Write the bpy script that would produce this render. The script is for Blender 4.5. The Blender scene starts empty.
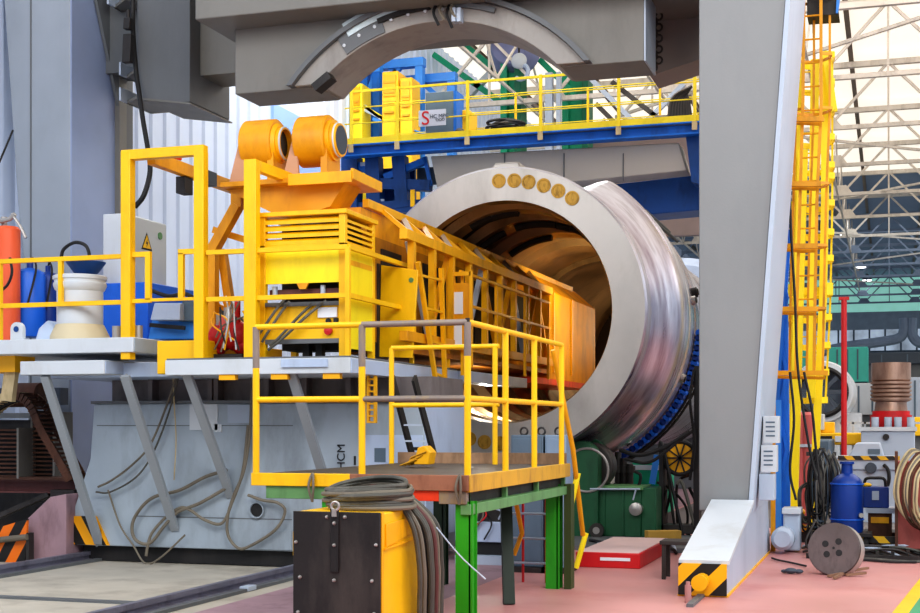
import bpy, math, random
from mathutils import Vector, Matrix
random.seed(7)
COL = bpy.context.scene.collection
PI = math.pi
# ---------------------------------------------------------------- camera
F_PX, VPX, HZ, EYE = 1350.0, 890.0, 425.0, 1.6
YAW = math.atan((VPX-460.0)/F_PX)
SN, CS = math.sin(YAW), math.cos(YAW)
cam_d = bpy.data.cameras.new('camera'); cam = bpy.data.objects.new('camera', cam_d); COL.objects.link(cam)
cam.location = (0, 0, EYE); cam.rotation_euler = (PI/2, 0, YAW)
cam_d.sensor_width = 36; cam_d.lens = 36*F_PX/920; cam_d.shift_y = (HZ-306.5)/920; cam_d.clip_end = 400
bpy.context.scene.camera = cam

def _d(px, py):
    xc = (px-460.0)/F_PX
    return (-SN+xc*CS, CS+xc*SN, (HZ-py)/F_PX)
def onY(px, py, Y):
    """world point seen at a photo pixel on the plane y = Y"""
    d = _d(px, py); t = Y/d[1]; return Vector((d[0]*t, Y, EYE+d[2]*t))
def onX(px, py, X):
    d = _d(px, py); t = X/d[0]; return Vector((X, d[1]*t, EYE+d[2]*t))
def onZ(px, py, Z=0.0):
    d = _d(px, py); t = (Z-EYE)/d[2]; return Vector((d[0]*t, d[1]*t, Z))
def XatY(px, Y): return onY(px, 400, Y).x
def ZatY(px, py, Y): return onY(px, py, Y).z
def mpp(px, Y): return (Y/_d(px, 0)[1])/F_PX      # metres per pixel there

# ---------------------------------------------------------------- materials
_M = {}
def _rgb(h):
    if isinstance(h, str):
        h = h.lstrip('#'); c = [int(h[i:i+2], 16)/255 for i in (0, 2, 4)]
        return tuple(((x/12.92) if x <= .04045 else ((x+.055)/1.055)**2.4) for x in c)+(1,)
    return tuple(h)+(1,)
def paint(name, col, rough=.45, metal=0.0, var=.12, dirt=None, damt=.35, dscale=3.0, scale=1.5, bump=.05, bscale=40, emit=0.0, aniso=None, spec=.5):
    if name in _M: return _M[name]
    m = bpy.data.materials.new(name); m.use_nodes = True; nt = m.node_tree; N = nt.nodes; L = nt.links
    b = N['Principled BSDF']
    geo = N.new('ShaderNodeNewGeometry')
    n1 = N.new('ShaderNodeTexNoise'); n1.inputs['Scale'].default_value = scale; n1.inputs['Detail'].default_value = 5
    L.new(geo.outputs['Position'], n1.inputs['Vector'])
    c = _rgb(col)
    ramp = N.new('ShaderNodeValToRGB'); ramp.color_ramp.elements[0].position = .3; ramp.color_ramp.elements[1].position = .7
    ramp.color_ramp.elements[0].color = tuple(x*(1-var) for x in c[:3])+(1,)
    ramp.color_ramp.elements[1].color = tuple(min(1, x*(1+var)) for x in c[:3])+(1,)
    L.new(n1.outputs['Fac'], ramp.inputs['Fac'])
    out = ramp.outputs['Color']
    if dirt:
        n2 = N.new('ShaderNodeTexNoise'); n2.inputs['Scale'].default_value = dscale; n2.inputs['Detail'].default_value = 8; n2.inputs['Roughness'].default_value = .65
        mp = N.new('ShaderNodeMapping'); mp.inputs['Scale'].default_value = (1, 1, .35)
        L.new(geo.outputs['Position'], mp.inputs['Vector']); L.new(mp.outputs['Vector'], n2.inputs['Vector'])
        r2 = N.new('ShaderNodeValToRGB'); r2.color_ramp.elements[0].position = .5; r2.color_ramp.elements[1].position = .72
        r2.color_ramp.elements[0].color = (0, 0, 0, 1); r2.color_ramp.elements[1].color = (damt,)*3+(1,)
        L.new(n2.outputs['Fac'], r2.inputs['Fac'])
        mx = N.new('ShaderNodeMix'); mx.data_type = 'RGBA'
        L.new(r2.outputs['Color'], mx.inputs[0]); L.new(out, mx.inputs[6]); mx.inputs[7].default_value = _rgb(dirt)
        out = mx.outputs[2]
    L.new(out, b.inputs['Base Color'])
    mr = N.new('ShaderNodeMapRange'); mr.inputs['To Min'].default_value = max(.02, rough-.1); mr.inputs['To Max'].default_value = min(1, rough+.12)
    L.new(n1.outputs['Fac'], mr.inputs['Value']); L.new(mr.outputs['Result'], b.inputs['Roughness'])
    b.inputs['Metallic'].default_value = metal
    b.inputs['Specular IOR Level'].default_value = spec
    if bump:
        n3 = N.new('ShaderNodeTexNoise'); n3.inputs['Scale'].default_value = bscale; n3.inputs['Detail'].default_value = 3
        L.new(geo.outputs['Position'], n3.inputs['Vector'])
        bp = N.new('ShaderNodeBump'); bp.inputs['Strength'].default_value = bump; bp.inputs['Distance'].default_value = .02
        L.new(n3.outputs['Fac'], bp.inputs['Height']); L.new(bp.outputs['Normal'], b.inputs['Normal'])
    if emit:
        L.new(out, b.inputs['Emission Color']); b.inputs['Emission Strength'].default_value = emit
    _M[name] = m; return m
def stripes(name, c1, c2, direction, period, rough=.5):
    """flat bands across a direction: hazard stripes, corrugation colour, etc."""
    if name in _M: return _M[name]
    m = bpy.data.materials.new(name); m.use_nodes = True; nt = m.node_tree; N = nt.nodes; L = nt.links
    b = N['Principled BSDF']; geo = N.new('ShaderNodeNewGeometry')
    dt = N.new('ShaderNodeVectorMath'); dt.operation = 'DOT_PRODUCT'; dt.inputs[1].default_value = direction
    L.new(geo.outputs['Position'], dt.inputs[0])
    a = N.new('ShaderNodeMath'); a.operation = 'DIVIDE'; a.inputs[1].default_value = period; L.new(dt.outputs['Value'], a.inputs[0])
    f = N.new('ShaderNodeMath'); f.operation = 'FRACT'; L.new(a.outputs[0], f.inputs[0])
    g = N.new('ShaderNodeMath'); g.operation = 'GREATER_THAN'; g.inputs[1].default_value = .5; L.new(f.outputs[0], g.inputs[0])
    mx = N.new('ShaderNodeMix'); mx.data_type = 'RGBA'; mx.inputs[6].default_value = _rgb(c1); mx.inputs[7].default_value = _rgb(c2)
    L.new(g.outputs[0], mx.inputs[0]); L.new(mx.outputs[2], b.inputs['Base Color']); b.inputs['Roughness'].default_value = rough
    _M[name] = m; return m

YEL = paint('yellow paint', '#fcc405', .4, var=.06, dirt='#c08a10', damt=.35, dscale=4)
YELD = paint('deep yellow paint', '#f6b400', .45, var=.08, dirt='#9a6410', damt=.5, dscale=3)
YELL = paint('lemon yellow paint', '#ffe61c', .4, var=.05, dirt='#c8a800', damt=.3)
ORY = paint('orange yellow paint', '#e8a008', .45, var=.1, dirt='#7a4400', damt=.6, dscale=3)
ORG = paint('orange paint', '#e6a008', .45, var=.1, dirt='#9a4a08', damt=.4)
ORD = paint('brown orange paint', '#b06a10', .5, var=.2, dirt='#4a2400', damt=.8, dscale=3)
GRY = paint('crane grey paint', '#8b8d8e', .5, var=.05, dirt='#6f7478', damt=.35, dscale=.8, scale=.6)
GRYD = paint('crane dark grey paint', '#6a6d70', .55, var=.07, dirt='#54585c', damt=.5, dscale=.8, scale=.6)
GRYB = paint('beam grey paint', '#7c7a75', .55, var=.08, dirt='#57534e', damt=.5, dscale=.7, scale=.6)
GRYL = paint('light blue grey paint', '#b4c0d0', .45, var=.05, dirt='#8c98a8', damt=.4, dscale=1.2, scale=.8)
BASE = paint('trolley grey paint', '#a6b2bd', .4, var=.12, dirt='#757a80', damt=.8, dscale=1.0, scale=.9)
BASED = paint('recess grey paint', '#787070', .6, var=.15, dirt='#504644', damt=.6)
WHT = paint('white paint', '#ccd2d8', .4, var=.04, dirt='#a8a69e', damt=.4, dscale=2)
WHTB = paint('bluish white paint', '#b7c6de', .4, var=.05, dirt='#8d97a8', damt=.4)
STEEL = paint('machined steel', '#b0aca8', .38, .55, var=.08, dirt='#8a8680', damt=.5, dscale=1.6, scale=2, bump=.03)
STEELB = paint('bright forged steel', '#b9b6bc', .33, .75, var=.1, dirt='#8a7a78', damt=.5, dscale=1.2, scale=1.4, bump=.04)
STEELD = paint('dark steel', '#4a4644', .5, .6, var=.25, dirt='#2a2220', damt=.7)
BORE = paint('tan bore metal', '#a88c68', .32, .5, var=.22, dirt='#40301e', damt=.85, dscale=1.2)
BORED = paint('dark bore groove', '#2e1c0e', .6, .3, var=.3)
BRASS = paint('brass bolt hole', '#b08a3a', .45, .5, var=.25, dirt='#4a3210', damt=.8, dscale=20)
BLK = paint('black rubber', '#1c1b1c', .6, var=.3, dirt='#3a3634', damt=.5)
BLKP = paint('black worn rubber sheet', '#232020', .55, var=.2, dirt='#57504a', damt=.5, dscale=2.5)
HOSE = paint('grey rubber hose', '#55544d', .6, var=.3, dirt='#8a867c', damt=.5, dscale=6)
HOSEL = paint('tan grey cable', '#7a7264', .6, var=.2, dirt='#4a4238', damt=.5, dscale=6)
HOSEP = paint('pale canvas hose', '#c0ae88', .7, var=.15, dirt='#6a5634', damt=.6, dscale=5)
BLU = paint('crane blue paint', '#0f6ac8', .45, var=.12, dirt='#06305e', damt=.5)
BLUD = paint('dark blue paint', '#0a4488', .45, var=.2, dirt='#04203c', damt=.6)
BLUB = paint('bright blue paint', '#1668d8', .4, var=.12, dirt='#0a3a80', damt=.4)
BLUN = paint('navy tank paint', '#0c3c90', .4, var=.12, dirt='#082450', damt=.5)
BLUS = paint('sky blue paint', '#3a8ae0', .45, var=.1)
SLATE = paint('slate cabinet paint', '#5c6e7e', .5, var=.08, dirt='#4a5a68', damt=.4)
SLATED = paint('dark slate paint', '#434c58', .55, var=.12)
GRN = paint('vivid green paint', '#2c9a1c', .45, var=.12, dirt='#155a0c', damt=.5)
GRNP = paint('pale green paint', '#64935e', .5, var=.12, dirt='#3c5a30', damt=.6, dscale=5)
GRND = paint('machine green paint', '#1f5a3a', .45, var=.18, dirt='#0c2a1a', damt=.6)
GRNC = paint('column green paint', '#12a078', .5, var=.1, dirt='#065238', damt=.4)
TEAL = paint('teal paint', '#4cc4b4', .5, var=.08)
RED = paint('red paint', '#c81c22', .45, var=.12, dirt='#6a0a0c', damt=.4)
REDO = paint('red orange paint', '#e0401c', .5, var=.15, dirt='#7a1c08', damt=.5, dscale=5)
ORT = paint('orange tank paint', '#f0663a', .45, var=.08, dirt='#a83a18', damt=.3)
RUST = paint('rust brown', '#5a3a2c', .7, .2, var=.3, dirt='#2c1a12', damt=.8, dscale=6)
RUSTM = paint('maroon brown paint', '#6a3e3c', .6, var=.2, dirt='#3a2220', damt=.6)
WOODP = paint('worn plank', '#9a7a5e', .7, var=.2, dirt='#5a4430', damt=.7, dscale=6)
WOOD = paint('yellow timber', '#c8a04a', .7, var=.2, dirt='#6a4c1c', damt=.5)
CONC = paint('concrete bed', '#bdb6a8', .75, var=.1, dirt='#857c70', damt=.6, dscale=1.2, bump=.15)
PINKC = paint('painted kerb', '#a88a92', .7, var=.15, dirt='#6a5258', damt=.6)
COPPER = paint('copper bronze', '#a88c7c', .35, .6, var=.2, dirt='#5a3422', damt=.6)
LAMP = paint('lamp glow', '#f0f6ff', .4, emit=12, bump=0)
PAPER = paint('white paper', '#e8ecf2', .6, var=.02, bump=0)
HAZF = stripes('hazard stripes', '#f6b400', '#1c1a18', (1.0, 0, -1.0), .36)
HAZF2 = stripes('hazard stripes mirrored', '#f2a800', '#1c1a18', (1.0, 0, .6), .3)
HAZO = stripes('orange hazard stripes', '#f27a10', '#1c1a18', (1.0, 0, -.6), .3)
HAZT = stripes('hazard band', '#e0b020', '#2a2622', (1.0, 0, .9), .26)

def banded(name, cols, rough, metal):
    m = bpy.data.materials.new(name); m.use_nodes = True; nt = m.node_tree; N = nt.nodes; L = nt.links; b = N['Principled BSDF']
    geo = N.new('ShaderNodeNewGeometry'); mp = N.new('ShaderNodeMapping'); mp.inputs['Scale'].default_value = (.22, 3.2, .22)
    n = N.new('ShaderNodeTexNoise'); n.inputs['Scale'].default_value = 1.6; n.inputs['Detail'].default_value = 6; n.inputs['Roughness'].default_value = .6
    L.new(geo.outputs['Position'], mp.inputs['Vector']); L.new(mp.outputs['Vector'], n.inputs['Vector'])
    r = N.new('ShaderNodeValToRGB'); cr = r.color_ramp
    cr.elements[0].position = .3; cr.elements[1].position = .72; cr.elements[0].color = _rgb(cols[0]); cr.elements[1].color = _rgb(cols[-1])
    for i, c in enumerate(cols[1:-1]): e = cr.elements.new(.3+.42*(i+1)/(len(cols)-1)); e.color = _rgb(c)
    L.new(n.outputs['Fac'], r.inputs['Fac']); L.new(r.outputs['Color'], b.inputs['Base Color'])
    mr = N.new('ShaderNodeMapRange'); mr.inputs['To Min'].default_value = rough-.1; mr.inputs['To Max'].default_value = rough+.15
    L.new(n.outputs['Fac'], mr.inputs['Value']); L.new(mr.outputs['Result'], b.inputs['Roughness']); b.inputs['Metallic'].default_value = metal
    bp = N.new('ShaderNodeBump'); bp.inputs['Strength'].default_value = .25; bp.inputs['Distance'].default_value = .03
    L.new(n.outputs['Fac'], bp.inputs['Height']); L.new(bp.outputs['Normal'], b.inputs['Normal'])
    return m
SHELL = banded('banded forged steel', ['#5a4a52', '#a09aa6', '#d0d2dc', '#8c868c'], .27, .85)
# ---------------------------------------------------------------- mesh collector
class MB:
    def __init__(s): s.v = []; s.f = []
    def _add(s, vs, fs):
        n = len(s.v); s.v += [tuple(v) for v in vs]; s.f += [tuple(i+n for i in f) for f in fs]; return s
    def box(s, x0, x1, y0, y1, z0, z1):
        vs = [(x, y, z) for z in (z0, z1) for y in (y0, y1) for x in (x0, x1)]
        return s._add(vs, [(0, 2, 3, 1), (4, 5, 7, 6), (0, 1, 5, 4), (2, 6, 7, 3), (0, 4, 6, 2), (1, 3, 7, 5)])
    def obox(s, c, size, rot=(0, 0, 0)):
        from mathutils import Euler
        R = Euler(rot).to_matrix(); c = Vector(c); h = [k/2 for k in size]
        vs = [c+R@Vector((x*h[0], y*h[1], z*h[2])) for z in (-1, 1) for y in (-1, 1) for x in (-1, 1)]
        return s._add(vs, [(0, 2, 3, 1), (4, 5, 7, 6), (0, 1, 5, 4), (2, 6, 7, 3), (0, 4, 6, 2), (1, 3, 7, 5)])
    def bar(s, p, q, w=.06, h=None, up=(0, 0, 1)):
        h = h or w; p = Vector(p); q = Vector(q); d = (q-p).normalized(); up = Vector(up)
        if abs(d.dot(up)) > .98: up = Vector((0, 1, 0))
        a = d.cross(up).normalized()*w/2; b = a.cross(d).normalized()*h/2
        vs = [e+i*a+j*b for e in (p, q) for (i, j) in ((-1, -1), (1, -1), (1, 1), (-1, 1))]
        return s._add(vs, [(0, 1, 2, 3), (7, 6, 5, 4), (0, 4, 5, 1), (1, 5, 6, 2), (2, 6, 7, 3), (3, 7, 4, 0)])
    def ibeam(s, p, q, w, h, t=.015, up=(0, 0, 1)):
        p = Vector(p); q = Vector(q); d = (q-p).normalized(); up = Vector(up)
        if abs(d.dot(up)) > .98: up = Vector((0, 1, 0))
        a = d.cross(up).normalized(); b = a.cross(d).normalized()
        s.bar(p+b*(h/2-t/2), q+b*(h/2-t/2), w, t, up); s.bar(p-b*(h/2-t/2), q-b*(h/2-t/2), w, t, up); s.bar(p, q, t, h-2*t, up); return s
    def tube(s, pts, r, seg=8, caps=True):
        pts = [Vector(p) for p in pts]; n = len(pts); vs = []; prev = None
        for i, p in enumerate(pts):
            d = (pts[min(i+1, n-1)]-pts[max(i-1, 0)])
            if d.length < 1e-9: d = Vector((0, 0, 1))
            d.normalize()
            if prev is None:
                u = Vector((0, 0, 1)) if abs(d.z) < .9 else Vector((1, 0, 0))
                a = d.cross(u).normalized()
            else:
                a = (prev-d*prev.dot(d)); a = a.normalized() if a.length > 1e-6 else d.orthogonal().normalized()
            prev = a; b = d.cross(a)
            rr = r[i] if isinstance(r, (list, tuple)) else r
            for k in range(seg):
                t = 2*PI*k/seg; vs.append(p+a*rr*math.cos(t)+b*rr*math.sin(t))
        fs = [(i*seg+k, i*seg+(k+1) % seg, (i+1)*seg+(k+1) % seg, (i+1)*seg+k) for i in range(n-1) for k in range(seg)]
        if caps: fs += [tuple(range(seg-1, -1, -1)), tuple((n-1)*seg+k for k in range(seg))]
        return s._add(vs, fs)
    def cyl(s, p, q, r, seg=24): return s.tube([p, q], r, seg)
    def lathe(s, prof, c, axis='Z', seg=64, a0=0.0, a1=2*PI):
        """prof: (t along axis, radius) list"""
        full = abs(a1-a0-2*PI) < 1e-6; m = seg if full else seg+1; vs = []
        for (t, r) in prof:
            for k in range(m):
                a = a0+(a1-a0)*k/seg; u, w = r*math.cos(a), r*math.sin(a)
                o = {'Z': (u, w, t), 'Y': (u, t, w), 'X': (t, u, w)}[axis]
                vs.append((c[0]+o[0], c[1]+o[1], c[2]+o[2]))
        fs = []
        for i in range(len(prof)-1):
            for k in range(seg):
                k2 = (k+1) % m; f = (i*m+k, i*m+k2, (i+1)*m+k2, (i+1)*m+k)
                fs.append(f if axis != 'Y' else f[::-1])
        return s._add(vs, fs)
    def lathe_mod(s, prof, c, rad, seg=160):
        """lathe about Y whose radius is rad(r, angle)"""
        vs = []
        for (t, r) in prof:
            for k in range(seg):
                a = 2*PI*k/seg; q = rad(r, a); vs.append((c[0]+q*math.cos(a), c[1]+t, c[2]+q*math.sin(a)))
        return s._add(vs, [(i*seg+k, (i+1)*seg+k, (i+1)*seg+(k+1) % seg, i*seg+(k+1) % seg) for i in range(len(prof)-1) for k in range(seg)])
    def prism(s, poly, axis, t0, t1):
        """poly: 2-D outline; axis Y -> (x,z), X -> (y,z), Z -> (x,y)"""
        n = len(poly)
        mk = {'Y': lambda a, b, t: (a, t, b), 'X': lambda a, b, t: (t, a, b), 'Z': lambda a, b, t: (a, b, t)}[axis]
        vs = [mk(a, b, t0) for a, b in poly]+[mk(a, b, t1) for a, b in poly]
        fs = [tuple(range(n)), tuple(range(2*n-1, n-1, -1))]+[(i, i+n, (i+1) % n+n, (i+1) % n) for i in range(n)]
        return s._add(vs, fs)
    def torus(s, c, R, r, axis='Z', seg=40, m=8, a0=0, a1=2*PI):
        pts = []
        for k in range(seg+1):
            a = a0+(a1-a0)*k/seg; u, w = R*math.cos(a), R*math.sin(a)
            o = {'Z': (u, w, 0), 'Y': (u, 0, w), 'X': (0, u, w)}[axis]
            pts.append((c[0]+o[0], c[1]+o[1], c[2]+o[2]))
        return s.tube(pts, r, m, caps=abs(a1-a0-2*PI) > 1e-6)
    def sphere(s, c, r, seg=16, rings=10, sq=(1, 1, 1)):
        vs = []; fs = []
        for i in range(rings+1):
            t = PI*i/rings
            for k in range(seg):
                a = 2*PI*k/seg; vs.append((c[0]+sq[0]*r*math.sin(t)*math.cos(a), c[1]+sq[1]*r*math.sin(t)*math.sin(a), c[2]+sq[2]*r*math.cos(t)))
        for i in range(rings):
            for k in range(seg): fs.append((i*seg+k, (i+1)*seg+k, (i+1)*seg+(k+1) % seg, i*seg+(k+1) % seg))
        return s._add(vs, fs)
    def build(s, name, mat, parent=None, bevel=0.0, label=None, kind=None):
        import bmesh
        if parent is not None: org = WORG[parent.name]
        else:
            xs, ys, zs = zip(*s.v); org = Vector(((min(xs)+max(xs))/2, (min(ys)+max(ys))/2, min(zs)))
        me = bpy.data.meshes.new(name)
        me.from_pydata([(x-org[0], y-org[1], z-org[2]) for x, y, z in s.v], [], s.f)
        bm = bmesh.new(); bm.from_mesh(me); bmesh.ops.remove_doubles(bm, verts=bm.verts, dist=1e-5)
        bmesh.ops.recalc_face_normals(bm, faces=bm.faces); bm.to_mesh(me); bm.free()
        for p in me.polygons: p.use_smooth = True
        me.set_sharp_from_angle(angle=math.radians(32))
        me.materials.append(mat)
        o = bpy.data.objects.new(name, me); COL.objects.link(o)
        if parent is not None: o.parent = parent
        else: o.location = org
        WORG[o.name] = Vector(org)
        if bevel:
            b = o.modifiers.new('bevel', 'BEVEL'); b.width = bevel; b.segments = 2; b.limit_method = 'ANGLE'; b.angle_limit = math.radians(40)
        if label: o['label'] = label
        if kind: o['kind'] = kind
        return o
WORG = {}
def tag(o, label, cat, group=None, kind=None):
    o['label'] = label; o['category'] = cat
    if group: o['group'] = group
    if kind: o['kind'] = kind
    return o
def thing(name, label, cat, loc, group=None):
    o = bpy.data.objects.new(name, None); COL.objects.link(o); o.location = loc; o.empty_display_size = .2
    WORG[o.name] = Vector(loc); return tag(o, label, cat, group)
def struct(mb, name, mat, bevel=0):
    return mb.build(name, mat, None, bevel, kind='structure')
def single(mb, name, mat, label, cat, group=None, bevel=0, kind=None):
    return tag(mb.build(name, mat, None, bevel), label, cat, group, kind)
def dup(root, loc=None, rotz=None, label=None, group=None, scale=None):
    def cp(o, par):
        c = o.copy(); COL.objects.link(c)
        if par: c.parent = par
        for ch in [k for k in bpy.data.objects if k.parent == o]: cp(ch, c)
        return c
    c = cp(root, None)
    if loc is not None: c.location = loc
    if rotz is not None: c.rotation_euler.z = rotz
    if scale: c.scale = (scale,)*3
    if label: c['label'] = label
    if group: c['group'] = group
    return c
def spline(pts, n=8):
    """Catmull-Rom through points"""
    P = [Vector(p) for p in pts]; P = [2*P[0]-P[1]]+P+[2*P[-1]-P[-2]]; out = []
    for i in range(1, len(P)-2):
        for k in range(n):
            t = k/n; a, b, c, d = P[i-1], P[i], P[i+1], P[i+2]
            out.append(.5*((2*b)+(c-a)*t+(2*a-5*b+4*c-d)*t*t+(3*b-a-3*c+d)*t**3))
    out.append(P[-2]); return out
ORD_W = ['first', 'second', 'third', 'fourth', 'fifth', 'sixth', 'seventh', 'eighth', 'ninth', 'tenth', 'eleventh', 'twelfth']
# ================================================================ THE SETTING
XW = -12.5                      # left wall
struct(MB().box(-3.9, 26, 6, 104, -.5, 0.0), 'floor', paint('red floor paint', '#cc928e', .45, var=.1, dirt='#bc706c', damt=.7, dscale=.9, scale=.7, bump=.05))
struct(MB().box(-30, -5.65, 4, 104, -.5, -.12), 'floor_left', CONC)
struct(MB().box(-5.65, -3.9, 4, 104, -.5, 0.0), 'floor_kerb', PINKC)
struct(MB().box(-3.9, 26, -20, 6, -.5, 0.0), 'floor_front', _M['red floor paint'])
struct(MB().box(-30, -3.9, -20, 4, -.5, 0), 'floor_front_left', CONC)
struct(MB().box(-3.8, 26, 21.5, 103, 0.0, .012), 'floor_hall', paint('hall floor grey', '#77706e', .5, var=.15, dirt='#4e4846', damt=.6, dscale=.6))
# left wall: corrugated white-blue sheeting
mb = MB(); y = 4.0; prof = []
while y < 104:
    prof += [(y, 0), (y+.30, 0), (y+.34, .05), (y+.44, .05), (y+.48, 0)]; y += .48 if y < 60 else .96
vs = []; fs = []
for i, (yy, d) in enumerate(prof): vs += [(XW+d, yy, -.5), (XW+d, yy, 12.6)]
mb._add(vs, [(2*i, 2*i+2, 2*i+3, 2*i+1) for i in range(len(prof)-1)])
struct(mb, 'wall_left', paint('white corrugated sheet', '#cbd7ec', .45, var=.03, bump=0, emit=.10))  # slight emission lifts the sheet above the light it gets
_w0 = onX(273, 103, XW+.1); _w1 = onX(350, 103, XW+.1)
struct(MB().box(XW, XW+.12, _w0.y, _w1.y, _w0.z-1.6, _w0.z), 'trim_1', paint('periwinkle wall band', '#8fb0f0', .5, var=.03, emit=.25))  # band glows a little to stay bright
# far wall; emission in its colours stands in for hall light
YB = 104
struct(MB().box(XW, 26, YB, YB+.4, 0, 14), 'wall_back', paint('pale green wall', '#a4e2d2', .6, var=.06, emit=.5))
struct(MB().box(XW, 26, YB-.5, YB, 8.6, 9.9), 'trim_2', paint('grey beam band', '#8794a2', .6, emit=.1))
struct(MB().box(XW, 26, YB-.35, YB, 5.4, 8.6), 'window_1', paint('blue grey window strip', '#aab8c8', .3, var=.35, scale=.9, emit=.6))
mb = MB()
x = XW
while x < 14: mb.box(x, x+.12, YB-.45, YB-.35, 5.4, 8.6); x += 1.1
mb.box(XW, 14, YB-.47, YB-.36, 6.9, 7.05)
struct(mb, 'trim_3', paint('window mullion grey', '#62707e', .5))
# roof: emissive cream part near, hazy dark part far
ZR = 12.6
struct(MB().box(XW, 26, 14, 62, ZR, ZR+.2), 'ceiling', paint('cream roof sheet', '#f8f0e2', .7, var=.04, scale=.3, emit=.9, bump=0))  # emission added like a skylight, brightens the cream and lights the hall
struct(MB().box(XW, 26, 62, YB, ZR, ZR+.2), 'ceiling_far', paint('hazed roof sheet', '#66768c', .7, var=.1, scale=.4, emit=.25))  # bluish haze under the far roof put into colour and glow
# purlins on the roof, running away from the camera
PUR = paint('roof purlin steel', '#8a7c70', .6, var=.1)
for i in range(11):
    x = -11.5+i*2.6
    single(MB().ibeam((x, 20, ZR-.12), (x, YB-.6, ZR-.12), .12, .22), 'roof_purlin', PUR,
           'long straight steel purlin under the roof, running to the far wall', 'purlin', 'purlins under the roof')
# trusses across the hall
TRN = paint('truss cream paint', '#ddd4c8', .55, var=.12, dirt='#8a7c6e', damt=.5, emit=.06)  # faint emission brightens the near trusses
TRF = paint('truss shaded paint', '#8a97aa', .6, var=.12, emit=.05)  # shade and haze of the far hall put into the truss colour
ZC = 10.4
def make_truss(mat, near):
    t = thing('roof_truss', 'x', 'truss', (7, 0, ZC), 'roof trusses across the hall')
    x0, x1 = XW+.3, 26; n = 11; st = (x1-x0)/n
    MB().box(x0, x1, -.07, .07, ZC-.06, ZC+.06).build('bottom_chord', mat, t)
    MB().box(x0, x1, -.09, .09, ZR-.45, ZR-.29).build('top_chord', mat, t)
    for i in range(n):
        a = x0+i*st; b = a+st/2
        if a > 8: break
        MB().bar((a, 0, ZC), (b, 0, ZR-.37), .08, .08).build('diagonal', mat, t)
        MB().bar((b, 0, ZR-.37), (a+st, 0, ZC), .08, .08).build('diagonal', mat, t)
        MB().bar((b, 0, ZC), (b, 0, ZR-.37), .06, .06).build('vertical_strut', mat, t)
        MB().prism([(a-.45, ZC), (a+.45, ZC), (a+.2, ZC+.34), (a-.2, ZC+.34)], 'Y', -.03, .03).build('gusset_plate', mat, t)
    return t
tr0 = None; k = 0
for i in range(13):
    yy = 29.5+i*6.0
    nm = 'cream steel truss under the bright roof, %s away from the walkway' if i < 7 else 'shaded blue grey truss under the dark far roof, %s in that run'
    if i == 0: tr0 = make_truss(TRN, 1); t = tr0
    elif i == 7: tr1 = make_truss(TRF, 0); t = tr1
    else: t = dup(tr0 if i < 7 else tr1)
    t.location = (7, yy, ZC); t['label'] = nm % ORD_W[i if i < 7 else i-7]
# longitudinal braces between trusses
for j, x in enumerate((-9.5, -5.8, -1.9, 1.9)):
    mb = MB()
    for i in range(12):
        ya = 27.5+i*5.4; mb.bar((x, ya, ZC), (x+(2.4 if i % 2 else -2.4)*.0, ya+5.4, ZC+.0), .07)
        mb.bar((x, ya, ZC), (x, ya+2.7, ZR-.3), .05); mb.bar((x, ya+2.7, ZR-.3), (x, ya+5.4, ZC), .05)
    single(mb, 'roof_brace', TRN, 'zigzag steel bracing tying the roof trusses together, %s from the left wall' % ORD_W[j], 'brace', 'braces between the roof trusses')
# wind bracing in the plane of the lower chords
for j in range(6):
    ya = 27.5+j*10.8; s = 1 if j % 2 else -1
    single(MB().bar((-6*s-1.5, ya, ZC+.05), (6*s-1.5, ya+10.8, ZC+.05), .08), 'wind_brace', TRN,
           'long slanted tie bar crossing flat between the roof trusses', 'brace', 'slanted tie bars')
# hall lamps under the dark roof
lp = thing('hall_lamp', 'small glowing round hall lamp hanging under the dark far roof', 'lamp', (0, 0, 0), 'hall lamps under the far roof')
MB().lathe([(0, .30), (.06, .34), (.35, .12), (.45, .06)], (0, 0, 0), seg=16).build('lamp_shade', GRY, lp)
MB().lathe([(-.02, .001), (-.02, .29), (.02, .29)], (0, 0, 0), seg=16).build('lamp_glass', LAMP, lp)
MB().cyl((0, 0, .4), (0, 0, 1.25), .02, 6).build('suspension_rod', GRY, lp)
spots = [(837, 213, 66), (846, 229, 72), (853, 244, 79), (861, 256, 87), (867, 266, 95)]
for i, (px, py, Y) in enumerate(spots):
    p = onY(px, py, Y); p.z = 11.35
    o = lp if i == 0 else dup(lp)
    o.location = p
# raised concrete bed of the left rails with a painted kerb
ZB = -.12
# green bay with a yellow line at the right
g0 = onZ(908, 613); g1 = onZ(934, 577); gd = (g1-g0); ga = g0-gd*.6; gb = g0+gd*1.2
struct(MB().prism([(ga.x, ga.y), (gb.x, gb.y), (gb.x+3, gb.y), (ga.x+3, ga.y)], 'Z', .0, .006), 'floor_green_bay', paint('green floor paint', '#3c9a6c', .5))
struct(MB().prism([(ga.x-.12, ga.y), (gb.x-.12, gb.y), (gb.x+.01, gb.y), (ga.x+.01, ga.y)], 'Z', .0, .008), 'floor_marking', YEL)
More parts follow.
